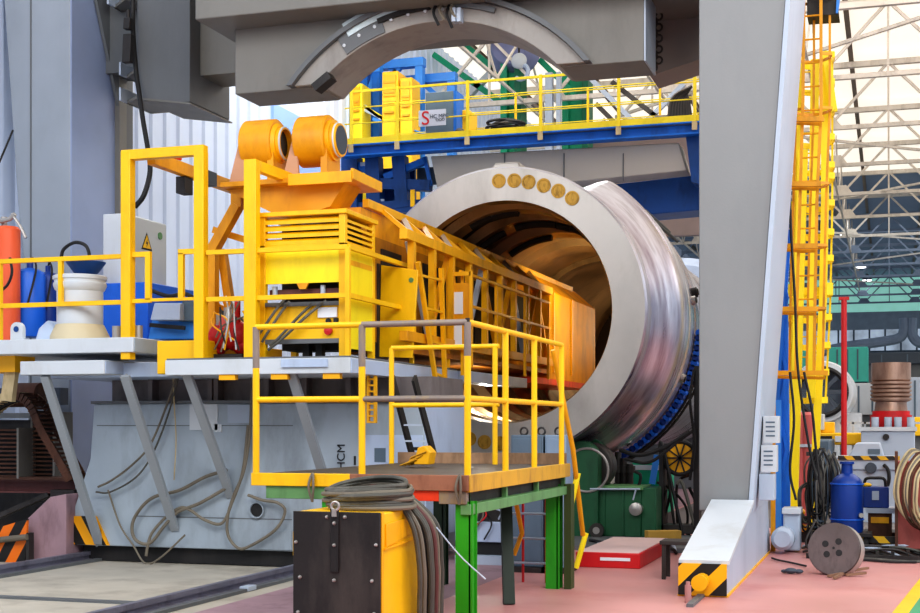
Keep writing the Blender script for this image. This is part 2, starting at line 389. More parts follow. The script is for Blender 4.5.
# two steel rails on the bed
for i, (a, b, lab) in enumerate([((-40, 576), (97, 552), 'grey steel crane rail set in the concrete bed, running under the striped corner'),
                                 ((60, 620), (300, 566), 'grey steel crane rail along the kerb beside the black fronted crate')]):
    p = onZ(b[0], b[1], ZB+.09); x = p.x
    mb = MB().box(x-.035, x+.035, 7, 15.2, ZB+.07, ZB+.12).box(x-.012, x+.012, 7, 15.2, ZB+.02, ZB+.07).box(x-.09, x+.09, 7, 15.2, ZB, ZB+.025)
    t = thing('crane_rail', lab, 'rail', (x, 13, ZB)); mb.build('rail', paint('rail steel', '#8a8898', .4, .4, var=.2, dirt='#3a3034', damt=.6), t)
    MB().box(x-.22, x-.12, 7, 15.2, ZB, ZB+.035).build('edge_strip', GRYD, t); MB().box(x+.12, x+.20, 7, 15.2, ZB, ZB+.035).build('edge_strip', GRYD, t)
RX2 = x
pj = onZ(50, 601, -.12)
struct(MB().box(-14, -6.9, pj.y, pj.y+.12, -.12, -.10), 'trim_5', GRYD)
# ================================================================ GANTRY CRANE (right leg, left column, beam, arch)
gan = thing('gantry_crane', 'huge grey gantry crane frame with arched cross beam spanning the bore machine', 'crane', (-3, 15.8, 0))
# right leg: front face tapers, side face light
YL, YL2 = 15.17, 17.0
fl = onY(700, 0, YL); z_top = 8.2; z_b = .75
def LX(px, py): return onY(px, py, YL).x
def zpt(py, px): return onY(px, py, YL).z
zb = zpt(502, 725)
sl = (LX(786, 0)-LX(750, 500))/(zpt(0, 786)-zpt(500, 750))
xr_b = LX(750, 502); xr_t = xr_b+sl*(z_top-zb)
xl = LX(699, 250)
leg = MB()
mbp = [(xl, zb-.1), (xr_b-.02, zb-.1), (xr_t, z_top), (xl, z_top)]
leg.prism(mbp, 'Y', YL, YL+1.9)
leg.build('right_leg', GRY, gan, .012)
side = MB()   # bluish side light on the leg, put into a thin pale plate
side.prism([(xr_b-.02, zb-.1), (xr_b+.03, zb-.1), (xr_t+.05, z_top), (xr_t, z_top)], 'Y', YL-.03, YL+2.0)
side.build('right_leg_lit_side', GRYL, gan)
# foot (end truck) with sloping nose
YF = 12.7
fx0, fx1 = XatY(679, YF), XatY(725, YF)
zf1 = ZatY(700, 561, YF); zf0 = ZatY(705, 597, YF)
foot_prof = [(YF, zf0), (YF, zf1), (YL-.05, zb), (YL+2.0, zb), (YL+2.4, zf0)]
MB().prism(foot_prof, 'X', fx0+.03, fx1+.01).build('foot_truck', GRYL, gan, .01)
MB().prism([(YF-.02, zf1-.03), (YF-.02, zf1+.01), (YL-.05, zb+.03), (YL-.05, zb-.01)], 'X', fx0, fx1+.04).build('foot_cover_plate', WHT, gan)
hb = MB().box(fx0, fx1+.02, YF-.05, YF-.02, zf0+.02, zf1-.02)
hzp = hb.build('hazard_plate', HAZF, gan, label='black and yellow striped end plate')
bf = MB().lathe([(0, .07), (-.1, .07), (-.1, .03), (-.2, .03), (-.2, .075), (-.24, .075), (-.24, .001)], (fx1-.2, YF-.05, zf0+.16), 'Y', 20)
bf.build('buffer', YELD, hzp)
MB().box(fx0-.01, fx1+.03, YF-.03, YL+2.3, zf0-.03, zf0+.02).build('foot_skid', YELD, gan)
for yy in (YF+.7, YL+1.4):
    MB().lathe([(-.08, .001), (-.08, .17), (.08, .17), (.08, .001)], ((fx0+fx1)/2, yy, .17+.02), 'X', 28).build('wheel', STEELD, gan)
MB().box(fx1-.1, fx1+.0, YL+.1, YL+1.8, zb-.02, zb+.3).build('leg_bracket', GRYL, gan)
# left column
YC = 16.8
c0, c1 = XatY(14, YC), XatY(70, YC)
cw = lambda px: XatY(px, YC)
zt = 9.2
z205 = ZatY(20, 205, YC)
MB().prism([(cw(28), .1), (c1, .1), (c1, zt), (cw(-2), zt), (cw(4), ZatY(4, 0, YC)), (cw(18), z205), (cw(28), ZatY(28, 300, YC))], 'Y', YC, YC+1.12).build('left_column', paint('left column grey', '#9ba3ad', .5, var=.05, dirt='#7e868e', damt=.3, dscale=.8), gan, .015)
MB().box(cw(31)-.01, cw(31)+.01, YC-.012, YC, 1.2, zt).build('column_seam', GRYD, gan)
MB().prism([(YC+.01, .1), (YC+1.3, .1), (YC+1.3, zt), (YC+.01, zt)], 'X', c1, c1+.02).build('column_side_shade', paint('column shaded side', '#97a5c4', .5, var=.06), gan)  # thin plate puts the bluish shade of the column side into colour
# bent stiffener plate down the rear corner of the column (wider at the top)
xs = c1+.04
MB().prism([(onX(94, 0, xs).y, onX(94, 0, xs).z), (onX(118, 115, xs).y, onX(118, 115, xs).z), (onX(122, 160, xs).y, onX(122, 160, xs).z), (onX(130, 160, xs).y, onX(130, 160, xs).z), (onX(130, 0, xs).y, onX(130, 0, xs).z+.5)], 'X', xs, xs+.05).build('column_haunch', GRYD, gan)
MB().box(c1+.02, c1+.1, YC+1.15, YC+1.35, .1, zt).build('column_edge_flange', GRYB, gan)
# brackets on the column side (shelves)
for (px, py, w) in ((118, 8, 36), (130, 78, 32), (130, 103, 40)):
    p = onY(px, py, 17.6); s_ = mpp(px, 17.6)
    MB().prism([(p.x, 17.5), (p.x+w*s_*.7, 17.2), (p.x+w*s_, 17.5), (p.x+w*s_*.9, 18.2), (p.x, 18.2)], 'Z', p.z-.03, p.z+.01).build('shelf_bracket', GRYB, gan)
    MB().box(p.x, p.x+.03, 17.3, 18.2, p.z-.03, p.z+.16).build('bracket_web', GRYL, gan)
# corbel box between column and cross beam
YK = 17.0
k0, k1, k2 = onY(137, 0, YK), onY(176, 0, YK), None
zk = ZatY(150, 97, YK)
zk2 = ZatY(176, 103, YK)
xk2 = XatY(190, YK)
MB().prism([(k0.x, zk), (k1.x, zk2), (xk2, zk2-.0), (xk2, zt), (k0.x, zt)], 'Y', YK, YK+1.2).build('corbel_box', GRYD, gan, .01)
MB().prism([(k0.x+.05, zk-.0), (xk2+.02, zk2-.02), (xk2+.02, zk2-.04), (k0.x+.05, zk-.03)], 'Y', YK-.03, YK+1.25).build('corbel_sole_plate', GRYB, gan)
MB().box(c1+.02, xk2-.1, 17.7, 18.2, zk+.6, zt).build('corbel_tie', GRYD, gan)
MB().box(xk2, XatY(245, 17.3), 17.3, 18.0, ZatY(220, 74, 17.3), zt).build('beam_end_box', GRYB, gan)
# cross beam
YX = 15.35
zx = ZatY(300, 9, YX)
xb0, xb1 = XatY(195, YX), fx1+.2
MB().box(xb0, xr_b+.3, YX, YX+2.2, zx, zt).build('cross_beam', GRYB, gan, .015)
# arch saddle
YA, TA = 15.9, .72
ax0, ax1 = XatY(235, YA), XatY(644, YA)
az = ZatY(300, 89, YA); sc = mpp(445, YA)
cxp = XatY(452, YA); aw = (XatY(562, YA)-XatY(318, YA))/2; acx = (XatY(562, YA)+XatY(318, YA))/2
apex = ZatY(445, 21, YA); sag = apex-az; R = (aw*aw+sag*sag)/(2*sag); acz = apex-R
def arc(Rr, z0, n=28):
    h = math.acos(max(-1, min(1, (z0-acz)/Rr)))
    return [(acx-Rr*math.sin(h*(1-2*i/n)), acz+Rr*math.cos(h*(1-2*i/n))) for i in range(n+1)]
inner = arc(R, az)
MB().prism([(ax0, az), *inner, (ax1, az), (ax1, zx+.1), (ax0, zx+.1)], 'Y', YA, YA+TA).build('arch_saddle', GRYB, gan, .012)
# projecting arch band
a1_ = arc(R-.02, az+.02); a2_ = arc(R+.24, az+.02)[::-1]
MB().prism(a1_+a2_, 'Y', YA-.08, YA+TA+.04).build('arch_band', paint('arch band grey', '#9a9691', .5, var=.08, dirt='#6a6460', damt=.5), gan, .01)
MB().prism(arc(R+.24, az+.02)+arc(R+.30, az+.02)[::-1], 'Y', YA-.16, YA-.0).build('arch_rib', GRYD, gan)
# side light on the saddle's right end, put into a pale plate
MB().box(ax1, ax1+.02, YA, YA+TA, az, zx).build('saddle_lit_end', GRYL, gan)
# patch plates riveted over the band
def band_patch(t0, t1, r0, r1, off, mat, nm):
    pts = [(acx+(R+r0)*math.sin(t0+(t1-t0)*i/6), acz+(R+r0)*math.cos(t0+(t1-t0)*i/6)) for i in range(7)]
    pts += [(acx+(R+r1)*math.sin(t1-(t1-t0)*i/6), acz+(R+r1)*math.cos(t1-(t1-t0)*i/6)) for i in range(7)]
    MB().prism(pts, 'Y', YA-.08-off, YA-.07).build(nm, mat, gan)
band_patch(-.56, -.30, -.0, .25, .02, GRYD, 'patch_plate')
band_patch(-.50, -.02, .17, .36, .04, paint('zinc sheet', '#b8c4c8', .35, .3, var=.1), 'patch_plate')
band_patch(-.32, -.02, .13, .19, .05, BLKP, 'patch_strip')
band_patch(.12, .34, .14, .20, .05, GRYD, 'patch_strip')
for i in range(7):
    a = -.55+i*.1
    p = (acx+(R+.10)*math.sin(a), YA-.09, acz+(R+.12)*math.cos(a))
    MB().lathe([(0, .022), (-.02, .022), (-.025, .001)], p, 'Y', 10).build('bolt', WHT, gan)
# hanging hose ends under the arch crown
for i, (a, l) in enumerate(((.02, .30), (.05, .24), (.09, .34), (.11, .22))):
    x = acx+(R+.3)*math.sin(a); z = acz+(R+.2)*math.cos(a)
    MB().tube(spline([(x, YA-.12, z), (x-.02, YA-.2, z-l*.5), (x+.04, YA-.18, z-l)]), .02, 6).build('hose_end', HOSEL if i % 2 else BLK, gan)
p = onY(322, 88, YA-.1)
MB().obox((p.x+.05, YA-.15, p.z+.05), (.26, .2, .1), (0, -.6, 0)).build('stop_block', BLKP, gan)
for q in (.12, .17):
    p = onY(442+q*100, 14, YA-.1); MB().box(p.x, p.x+.05, YA-.2, YA-.08, p.z-.12, p.z+.05).build('clamp', GRYL, gan)
# cover box right of the saddle
kk = onY(660, 60, 17.2)
MB().prism([(XatY(650, 17.2), ZatY(700, 72, 17.2)), (XatY(760, 17.2), ZatY(700, 44, 17.2)), (XatY(760, 17.2), zt), (XatY(650, 17.2), zt)], 'Y', 17.2, 17.9).build('beam_cover', paint('warm grey cover', '#8c8480', .55, var=.08), gan)
# hanging cable chain beside the saddle end
mb = MB()
for i in range(14):
    p = onY(657.5, 66-i*5.5, 16.9); mb.torus((p.x+(.015 if i % 2 else -.015), 16.9, p.z), .045, .014, 'Y' if i % 2 else 'X', 12, 6)
single(mb, 'hanging_chain', STEELD, 'dark chain hanging beside the right end of the grey arched beam', 'chain')
# black cable hanging on the left column
pts = [onY(*q) for q in ((133, -5, 16.9), (133, 30, 16.9), (136, 70, 16.9), (139, 92, 16.8), (143, 120, 16.6), (148, 150, 16.4), (150, 172, 16.3), (144, 195, 16.2), (135, 207, 16.2))]
single(MB().tube(spline(pts), .035, 8), 'black_cable', BLK, 'thick black cable hanging from the left grey column into the yellow frame', 'cable')
p = onY(132, 26, 16.85)
single(MB().obox((p.x, 16.75, p.z), (.1, .1, .16), (0, .1, 0)).obox((p.x, 16.75, p.z-.35), (.13, .1, .4), (0, .05, 0)).cyl((p.x, 16.75, p.z+.06), (p.x, 16.75, p.z+.2), .03, 8), 'cable_clamp', BLKP, 'black clamp block holding the cable beside the left grey column', 'clamp', bevel=.008)
single(MB().tube([onY(-6, 175, 16.2), onY(13, 130, 16.2)], .014, 6), 'thin_rod', BLK, 'thin black rod slanting up at the left edge beside the grey column', 'rod')
# ================================================================ BORING MACHINE TROLLEY, PLATFORM, BOOM
YP, YBS = 13.6, 14.8
ZD = 2.355                          # deck height
XR = onY(350, 360, YP).x            # right edge of the deck
mach = thing('machine_trolley', 'grey trolley base of the boring machine, its white deck edges carried on slanted grey struts', 'machine base', (-8, 15, ZB+.1))
# base body
bz1 = ZatY(94, 404, YBS); bz0 = ZatY(110, 546, YBS)
bx = lambda px: XatY(px, YBS)
MB().prism([(bx(76), bz0), (bx(424), bz0), (bx(424), bz1), (bx(94), bz1), (bx(90), ZatY(90, 460, YBS)), (bx(72), ZatY(72, 515, YBS))], 'Y', YBS, YBS+1.5).build('base_body', BASE, mach, .012)
MB().box(bx(93), bx(425), YBS-.05, YBS+1.5, bz1, bz1+.035).build('base_ledge', GRYD, mach)
MB().box(bx(100), bx(424), YBS+.28, YBS+1.5, bz1+.03, ZD-.18).build('recess_panel', BASED, mach)
for px in (145, 205, 211, 262, 300, 344, 390):
    MB().box(bx(px)-.03, bx(px)+.03, YBS+.12, YBS+.3, bz1+.03, ZD-.18).build('recess_rib', BASED, mach)
MB().prism([(bx(70), bz0+.01), (bx(110), bz0+.01), (bx(97), ZatY(97, 516, YBS)), (bx(71), ZatY(71, 516, YBS))], 'Y', YBS-.03, YBS-.003).build('hazard_plate', HAZF2, mach, label='black and orange striped corner plate')
MB().box(bx(72)+.1, -5.7, YBS+.1, YBS+1.4, ZB+.01, bz0+.01).build('gap_shade_box', BLK, mach)  # black box stands in for the shadow in the gap below the base
for px in (130, 400):
    MB().lathe([(-.06, .001), (-.06, .13), (.06, .13), (.06, .001)], (bx(px), YBS+.5, ZB+.26), 'X', 24).build('wheel', STEELD, mach)
# weld seams, cover plates, round port, markings
MB().box(bx(135), bx(292), YBS-.004, YBS, ZatY(200, 518, YBS), ZatY(200, 517, YBS)).build('panel_seam', GRYD, mach)
MB().box(bx(97), bx(293), YBS-.004, YBS, ZatY(200, 426, YBS), ZatY(200, 425.2, YBS)).build('panel_seam', GRYD, mach)
for (a, b, c, d, m) in ((190, 404, 218, 430, WHT), (228, 405, 250, 423, GRYL), (215, 424, 222, 432, WHT), (256, 530, 292, 549, BASE), (361, 435, 423, 478, WHTB), (375, 448, 386, 462, SLATE)):
    MB().box(bx(a), bx(c), YBS-.012-(.006 if m is SLATE else 0), YBS, ZatY(a, d, YBS), ZatY(a, b, YBS)).build('cover_plate', m, mach)
pc = onY(257.5, 510, YBS)
MB().lathe([(0, .085), (-.03, .10), (-.04, .10), (-.04, .085), (0, .08)], (pc.x, YBS, pc.z), 'Y', 28).build('port_ring', BASE, mach)
MB().lathe([(-.015, .001), (-.015, .085)], (pc.x, YBS, pc.z), 'Y', 28).build('port_hole', BLK, mach)
def text(body, p, size, mat, parent, rot=(PI/2, 0, 0), ext=.003):
    c = bpy.data.curves.new('lettering', 'FONT'); c.body = body; c.size = size; c.extrude = ext; c.align_x = 'LEFT'
    tmp = bpy.data.objects.new('lettering_tmp', c); COL.objects.link(tmp)
    me = bpy.data.meshes.new_from_object(tmp.evaluated_get(bpy.context.evaluated_depsgraph_get())); bpy.data.objects.remove(tmp)
    me.materials.clear(); me.materials.append(mat)
    o = bpy.data.objects.new('lettering', me); COL.objects.link(o)
    o.parent = parent; o.location = Vector(p)-WORG[parent.name]; o.rotation_euler = rot; return o
text('HCM', (onY(345, 470, YBS).x, YBS-.01, onY(345, 470, YBS).z), .14, BLK, mach, (PI/2, -PI/2, 0))
MB().box(bx(354), bx(356), YBS-.008, YBS, ZatY(354, 465, YBS), ZatY(354, 456, YBS)).build('painted_mark', BLK, mach)
MB().box(bx(410), bx(424), YBS-.02, YBS-.012, ZatY(410, 450, YBS), ZatY(410, 447, YBS)).build('painted_mark', BLK, mach)
# slanted struts
for (a, b, x0, y0) in ((45, 376, 110, 545), (125, 376, 183, 530), (184, 366, 240, 497), (290, 368, 334, 500)):
    p = onY(a, b, YP+.05); q = onX(x0, y0, p.x); q = Vector((p.x, YBS+.0, ZatY(x0, y0, YBS)))
    m = MB().bar(p, q, .11, .05, (0, 1, 0)).bar(p+Vector((-.04, 0.05, 0)), q+Vector((-.04, 0.05, 0)), .02, .12, (0, 1, 0))
    m.build('strut', paint('strut grey', '#9aa0a6', .45, var=.06), mach)
# deck plates: three stepped slabs with white edges
def slab(pa, pb, yt, yb, depth, nm, mat, Y0=YP, side=None):
    x0, x1 = XatY(pa, Y0), XatY(pb, Y0); zt_, zb_ = ZatY(pb, yt, Y0), ZatY(pb, yb, Y0)
    MB().box(x0, x1, Y0, Y0+depth, zb_, zt_).build(nm, mat, mach, .008)
    if side: MB().box(x1, x1+.01, Y0+.02, Y0+depth, zb_+.01, zt_-.01).build('slab_side', side, mach)  # side tint from the light put into a thin coloured face
    return x0, x1, zb_, zt_
sA = slab(-30, 133, 337, 352, 2.3, 'upper_slab', WHT, side=BASE)
sB = slab(20, 104, 360, 374, 1.0, 'lower_slab', WHT, side=WHTB)
MB().box(sB[0], XatY(157, YP), YP+.4, YP+2.2, sB[2]-.02, sB[3]-.02).build('lower_slab_core', WHTB, mach)
MB().box(XatY(-20, YP+.3), XatY(15, YP+.3), YP+.3, YP+.7, ZatY(10, 372, YP+.3), ZatY(10, 352, YP+.3)).build('edge_box', YELD, mach)
MB().box(XatY(157, YP+.15), XatY(205, YP+.15), YP+.15, YP+2.2, ZatY(157, 374, YP+.15), ZatY(157, 341, YP+.15)).build('yellow_channel', YEL, mach, .008)
x165 = XatY(165, YP)
MB().prism([(x165, YP), (XR, YP), (XR, 17.4), (-7.6, 17.4), (-7.6, 15.9), (x165, 15.9)], 'Z', ZD-.19, ZD-.02).build('deck_edge', WHT, mach, .006)
MB().prism([(x165+.01, YP+.02), (XR-.01, YP+.02), (XR-.01, 17.38), (-7.59, 17.38), (-7.59, 15.88), (x165+.01, 15.88)], 'Z', ZD-.02, ZD).build('deck_plate', GRYD, mach)
MB().box(XR, XR+.012, YP+.02, 17.4, ZD-.185, ZD-.03).build('deck_side_tint', WHTB, mach)  # bluish tone of the deck's right side put into a thin plate
for px in (218, 270, 322):
    MB().box(XatY(px, YP), XatY(px, YP)+.2, YP+.02, YP+.1, ZD-.25, ZD-.18).build('deck_lug', YELD, mach)
MB().box(XatY(282, YP), XatY(328, YP), YP-.03, YP, ZD-.12, ZD-.03).build('deck_cleat', WHTB, mach)
# perforated yellow bar and two black legs hanging on the right side of the base
b1 = onY(371, 372, 14.4); b2 = onY(371, 423, 14.4)
m = MB().box(b1.x-.055, b1.x-.03, 14.4, 14.46, b2.z, b1.z).box(b1.x+.03, b1.x+.055, 14.4, 14.46, b2.z, b1.z)
for i in range(9): m.box(b1.x-.03, b1.x+.03, 14.4, 14.46, b2.z+i*(b1.z-b2.z)/8.3, b2.z+i*(b1.z-b2.z)/8.3+.02)
single(m, 'perforated_bar', YELD, 'yellow perforated bar hanging under the deck edge in front of the grey trolley', 'bar')
t = thing('black_step_ladder', 'black ladder leaning from the deck edge down over the grey trolley side', 'ladder', onY(415, 470, 14.5))
for (a, c) in ((392, 414), (414, 436)):
    MB().bar(onY(a, 378, 13.9), onY(c+2, 470, 14.6), .03, .12, (0, 1, 0)).build('ladder_rail', BLK, t)
for i in range(3):
    yy = 425+i*16; MB().bar(onY(401+i*4, yy, 14.2+i*.1), onY(423+i*4, yy, 14.2+i*.1), .02).build('rung', GRYL, t)

# ---------------------------------------------------------------- railings on the deck
def railing(nm, lab, path, zs, r=.022, posts=(), mat=YEL, square=True, grp=None):
    """path: list of (x,y); zs: rail heights; posts: list of (x,y,z0,z1,w)"""
    x, y = path[0]; t = thing(nm, lab, 'railing', (x, y, posts[0][2] if posts else zs[0]), grp)
    for z in zs:
        pts = [Vector((a, b, z)) for a, b in path]
        m = MB()
        for p, q in zip(pts[:-1], pts[1:]):
            if square: m.bar(p, q, r*2, r*2)
            else: m.tube([p, q], r, 10)
        m.build('rail', mat, t)
    for (a, b, z0, z1, w) in posts:
        (MB().box(a-w/2, a+w/2, b-w/2, b+w/2, z0, z1) if square else MB().tube([(a, b, z0), (a, b, z1)], w/2, 10)).build('post', mat, t)
    return t
zt1, zt2 = 3.55, 3.02
YR = YP+.09
xs_ = lambda px, Y=YR: XatY(px, Y)
railing('deck_railing', 'yellow tubular railing along the raised white slab, before the blue tanks', [(xs_(-30), YR), (xs_(122), YR)], (zt1, zt2), .026,
        [(xs_(0), YR, ZD+.26, zt1, .05), (xs_(61), YR, zt2, zt1, .05)])
t = thing('portal_frame', 'tall yellow square tube gate frame rising over the deck railing', 'frame', (xs_(165), YR, ZD))
for px in (128, 201):
    MB().box(xs_(px)-.062, xs_(px)+.062, YR-.06, YR+.06, ZD, ZatY(px, 152, YR)).build('upright', YEL, t, .006)
MB().box(xs_(128)-.06, xs_(201)+.06, YR-.057, YR+.057, ZatY(165, 158, YR), ZatY(165, 149, YR)+.01).build('top_bar', YEL, t, .006)
m = MB().box(xs_(133), xs_(151), YR-.025, YR+.025, ZatY(140, 257, YR), ZatY(140, 252, YR)).box(xs_(146), xs_(151), YR-.025, YR+.025, ZatY(140, 300, YR), ZatY(140, 257, YR)).box(xs_(133), xs_(151), YR-.025, YR+.025, ZatY(140, 303, YR), ZatY(140, 299, YR))
m.build('side_loop', YEL, t)
m = MB().box(xs_(179), xs_(196), YR-.025, YR+.025, ZatY(190, 254, YR), ZatY(190, 249, YR)).box(xs_(179), xs_(184), YR-.025, YR+.025, ZatY(190, 299, YR), ZatY(190, 253, YR))
m.build('side_loop', YEL, t)
MB().box(xs_(150), xs_(196), YR-.02, YR+.02, ZatY(170, 301, YR), ZatY(170, 298, YR)).build('cross_rail', YEL, t)
railing('deck_railing', 'yellow tube railing in front of the louvred yellow cabinet, turning back at the deck corner', [(xs_(207), YR), (XR-.06, YR), (XR-.06, 15.75)], (zt1, zt2), .026,
        [(XR-.06, YR, ZD, zt1, .05), (XR-.06, 15.75, ZD, zt1, .05)])
# third tall post carrying the tilt table
t = thing('table_frame', 'tall yellow post with a short arm reaching back to the drum table', 'frame', (xs_(252), YR, ZD))
MB().box(xs_(246), xs_(258), YR-.06, YR+.06, ZD, ZatY(252, 160, YR)).build('post', YEL, t, .006)
pA = Vector((xs_(254), YR+.08, ZatY(254, 165, YR))); pB = Vector((xs_(254)+.03, 14.75, pA.z))
MB().bar(pA, pB, .09, .12).build('arm', YEL, t, .005)
MB().box(XatY(284, 14.9), XatY(291, 14.9), 14.86, 14.98, 3.9, pA.z-.1).build('post', YELD, t, .005)
# level beam along the left side
p = onY(151, 158, 13.85)
t = thing('side_beam', 'orange yellow square beam with a black sleeve running back through the gate frame', 'beam', p)
MB().bar((p.x, 13.85, p.z), (p.x, 17.4, p.z), .10, .15).build('beam', ORG, t, .005)
MB().bar((p.x, 15.0, p.z), (p.x, 15.35, p.z), .12, .17).build('sleeve', SLATED, t)
MB().box(p.x-.1, p.x+.02, 14.6, 14.8, p.z-.28, p.z-.08).build('hanging_block', BLKP, t)
MB().tube([(p.x, 13.9, p.z+.09), (p.x+.02, 14.5, p.z+.11)], .02).build('rod', REDO, t)

# ---------------------------------------------------------------- louvred cabinet
YCf = 13.85; CX0, CX1 = XatY(259, YCf), XatY(345, YCf)-.0
CZ0, CZ1 = ZD+.0, ZatY(340, 209, YCf); CY1 = YCf+.92
cab = thing('power_cabinet', 'bright yellow louvred cabinet with open machinery bay on the white deck', 'cabinet', ((CX0+CX1)/2, YCf, CZ0))
def zc(y): return ZatY(300, y, YCf)
w = .075
m = MB()
for x in (CX0, CX1-w): m.box(x, x+w, YCf, YCf+w, CZ0, CZ1)
m.box(CX0, CX0+w, CY1-w, CY1, CZ0, CZ1).box(CX1-w, CX1, CY1-w, CY1, CZ0, CZ1)
m.box(CX0-.03, CX1+.03, YCf-.03, CY1+.02, CZ1-.05, CZ1+.0)
m.box(CX0, CX1, YCf, YCf+w, zc(248), zc(244))
m.build('frame', YEL, cab, .005)
zl0, zl1 = zc(244), CZ1-.06
m = MB()
for i in range(4):
    z = zl0+(zl1-zl0)*(i+.5)/4
    m._add([(CX0+w, YCf+.0, z+.0), (CX1-w, YCf+.0, z+.0), (CX1-w, YCf+.05, z+.03), (CX0+w, YCf+.05, z+.03),
            (CX0+w, YCf+.0, z-.04), (CX1-w, YCf+.0, z-.04), (CX1-w, YCf+.05, z-.0), (CX0+w, YCf+.05, z-.0)], [(0, 1, 2, 3), (4, 7, 6, 5), (0, 4, 5, 1), (1, 5, 6, 2), (2, 6, 7, 3), (3, 7, 4, 0)])
m.build('front_louvres', YEL, cab)
m = MB()
for i in range(5):
    z = zl0+(zl1-zl0)*(i+.5)/5-.02
    m._add([(CX1, YCf+w, z+.005), (CX1, CY1-w, z+.005), (CX1-.05, CY1-w, z+.03), (CX1-.05, YCf+w, z+.03),
            (CX1, YCf+w, z-.025), (CX1, CY1-w, z-.025), (CX1-.05, CY1-w, z-.0), (CX1-.05, YCf+w, z-.0)], [(0, 1, 2, 3), (4, 7, 6, 5), (0, 4, 5, 1), (1, 5, 6, 2), (2, 6, 7, 3), (3, 7, 4, 0)])
m.build('side_louvres', YEL, cab)
MB().box(CX0+w, CX1-w, YCf+.02, YCf+.05, zc(283), zc(248)).build('front_panel', YELL, cab)
MB().box(CX0+w, CX1-w, YCf+.01, YCf+.03, zc(247)-.01, zc(244)-.01).build('panel_strip', ORG, cab)
MB().box(CX0+.12, CX1-.12, YCf+.35, CY1-.1, CZ0+.1, CZ1-.12).build('dark_core', BLK, cab)
MB().box(CX1-.03, CX1-.005, YCf+w, CY1-w, CZ0+.1, zl0-.0).build('side_panel', YELL, cab)
MB().box(CX1-.01, CX1+.0, YCf+.15, CY1-.1, zc(265)-.0, zc(260)-.0).build('side_panel_rib', YELD, cab)
MB().box(CX0+w, CX1-w, YCf+.03, YCf+.07, zc(339), zc(305)).build('lower_panel', YEL, cab)
MB().box(CX0+w, CX1-w, YCf+.0, YCf+.10, zc(306), zc(302)).build('shelf_bar', GRYD, cab)
MB().box(CX0+w, CX1-w, YCf+.0, YCf+.10, zc(343.5), zc(339)).build('shelf_bar', GRYD, cab)
MB().prism([(XatY(296, YCf), zc(283)), (XatY(308, YCf), zc(283)), (XatY(305, YCf), zc(289)), (XatY(299, YCf), zc(289))], 'Y', YCf+.01, YCf+.04).build('tongue', ORG, cab)
MB().box(CX0+w, CX1-w, YCf+.12, YCf+.16, zc(295), zc(288)).build('inner_beam', RUSTM, cab)
for px in (275, 323):
    p = onY(px, 288, YCf+.1); MB().cyl((p.x, p.y, zc(296)), (p.x, p.y, zc(285)), .03, 12).build('stud', GRYL, cab)
p = onY(329, 331, YCf+.02)
MB().lathe([(0, .045), (-.04, .045), (-.05, .001)], (p.x, YCf+.02, p.z), 'Y', 18).build('red_button', RED, cab)
p = onY(329, 321, YCf+.02)
MB().lathe([(0, .03), (-.03, .03), (-.03, .001)], (p.x, YCf+.02, p.z), 'Y', 18).build('black_knob', BLK, cab)
MB().box(p.x+.06, p.x+.11, YCf-.0, YCf+.03, p.z-.02, p.z+.03).build('black_knob', BLK, cab)
MB().box(p.x-.13, p.x+.1, YCf+.005, YCf+.028, zc(318), zc(308)).build('paper_label', PAPER, cab)
for px in (295, 308): MB().box(XatY(px, YCf), XatY(px, YCf)+.08, YCf+.2, YCf+.3, CZ0, zc(340)).build('foot', BLK, cab)
# hoses in the cabinet bay
for i, (a, b, c, d) in enumerate(((287, 303, 262, 342), (312, 304, 270, 346), (324, 302, 268, 350), (283, 300, 258, 336))):
    p = onY(a, b, YCf-.03); q = onY(c, d, YCf-.08)
    single(MB().tube(spline([p+Vector((0, .06, .02)), p.lerp(q, .3)+Vector((.03, -.03, .02)), p.lerp(q, .7)+Vector((-.01, -.03, -.03)), q]), .016, 8), 'oil_hose', HOSE,
           'grey oil hose slanting across the lower front of the louvred yellow cabinet', 'hose', 'oil hoses on the louvred cabinet')
# cabinet door standing open, further door with papers
t = thing('open_door_panel', 'plain yellow door panel standing open behind the louvred cabinet', 'door panel', (XatY(397, 15.3), 15.3, ZD))
MB().prism([(XatY(379, 15.3), ZatY(379, 357, 15.3)), (XatY(412, 15.3), ZatY(412, 358, 15.3)), (XatY(418, 15.3), ZatY(418, 270, 15.3)), (XatY(381, 15.3), ZatY(381, 265, 15.3))], 'Y', 15.3, 15.34).build('panel', YEL, t, .006)
MB().box(XatY(374, 15.28), XatY(379, 15.28), 15.26, 15.36, ZatY(375, 357, 15.3), ZatY(375, 264, 15.3)).build('edge_seal', STEELD, t)
p = onY(411, 280, 15.29); MB().lathe([(0, .03), (-.01, .03), (-.01, .001)], (p.x, 15.3, p.z), 'Y', 14, ).build('round_sticker', GRNP, t)
t = thing('notice_door', 'orange yellow door with two white paper sheets on the boom walkway', 'door panel', (XatY(459, 16.9), 16.9, ZD))
def zn(y): return ZatY(459, y, 16.9)
MB().box(XatY(450, 16.9), XatY(470, 16.9), 16.9, 16.94, zn(350), zn(283)).build('panel', ORG, t, .005)
m = MB()
for px in (448, 471): m.box(XatY(px, 16.9)-.02, XatY(px, 16.9)+.02, 16.88, 16.93, ZD, zn(271))
m.box(XatY(448, 16.9), XatY(471, 16.9), 16.88, 16.92, zn(276), zn(272))
m.build('frame', YELD, t)
MB().box(XatY(453, 16.9), XatY(463, 16.9), 16.892, 16.9, zn(314), zn(292)).build('paper', PAPER, t)
MB().box(XatY(453, 16.9), XatY(462, 16.9), 16.892, 16.9, zn(345), zn(320)).build('paper', PAPER, t)

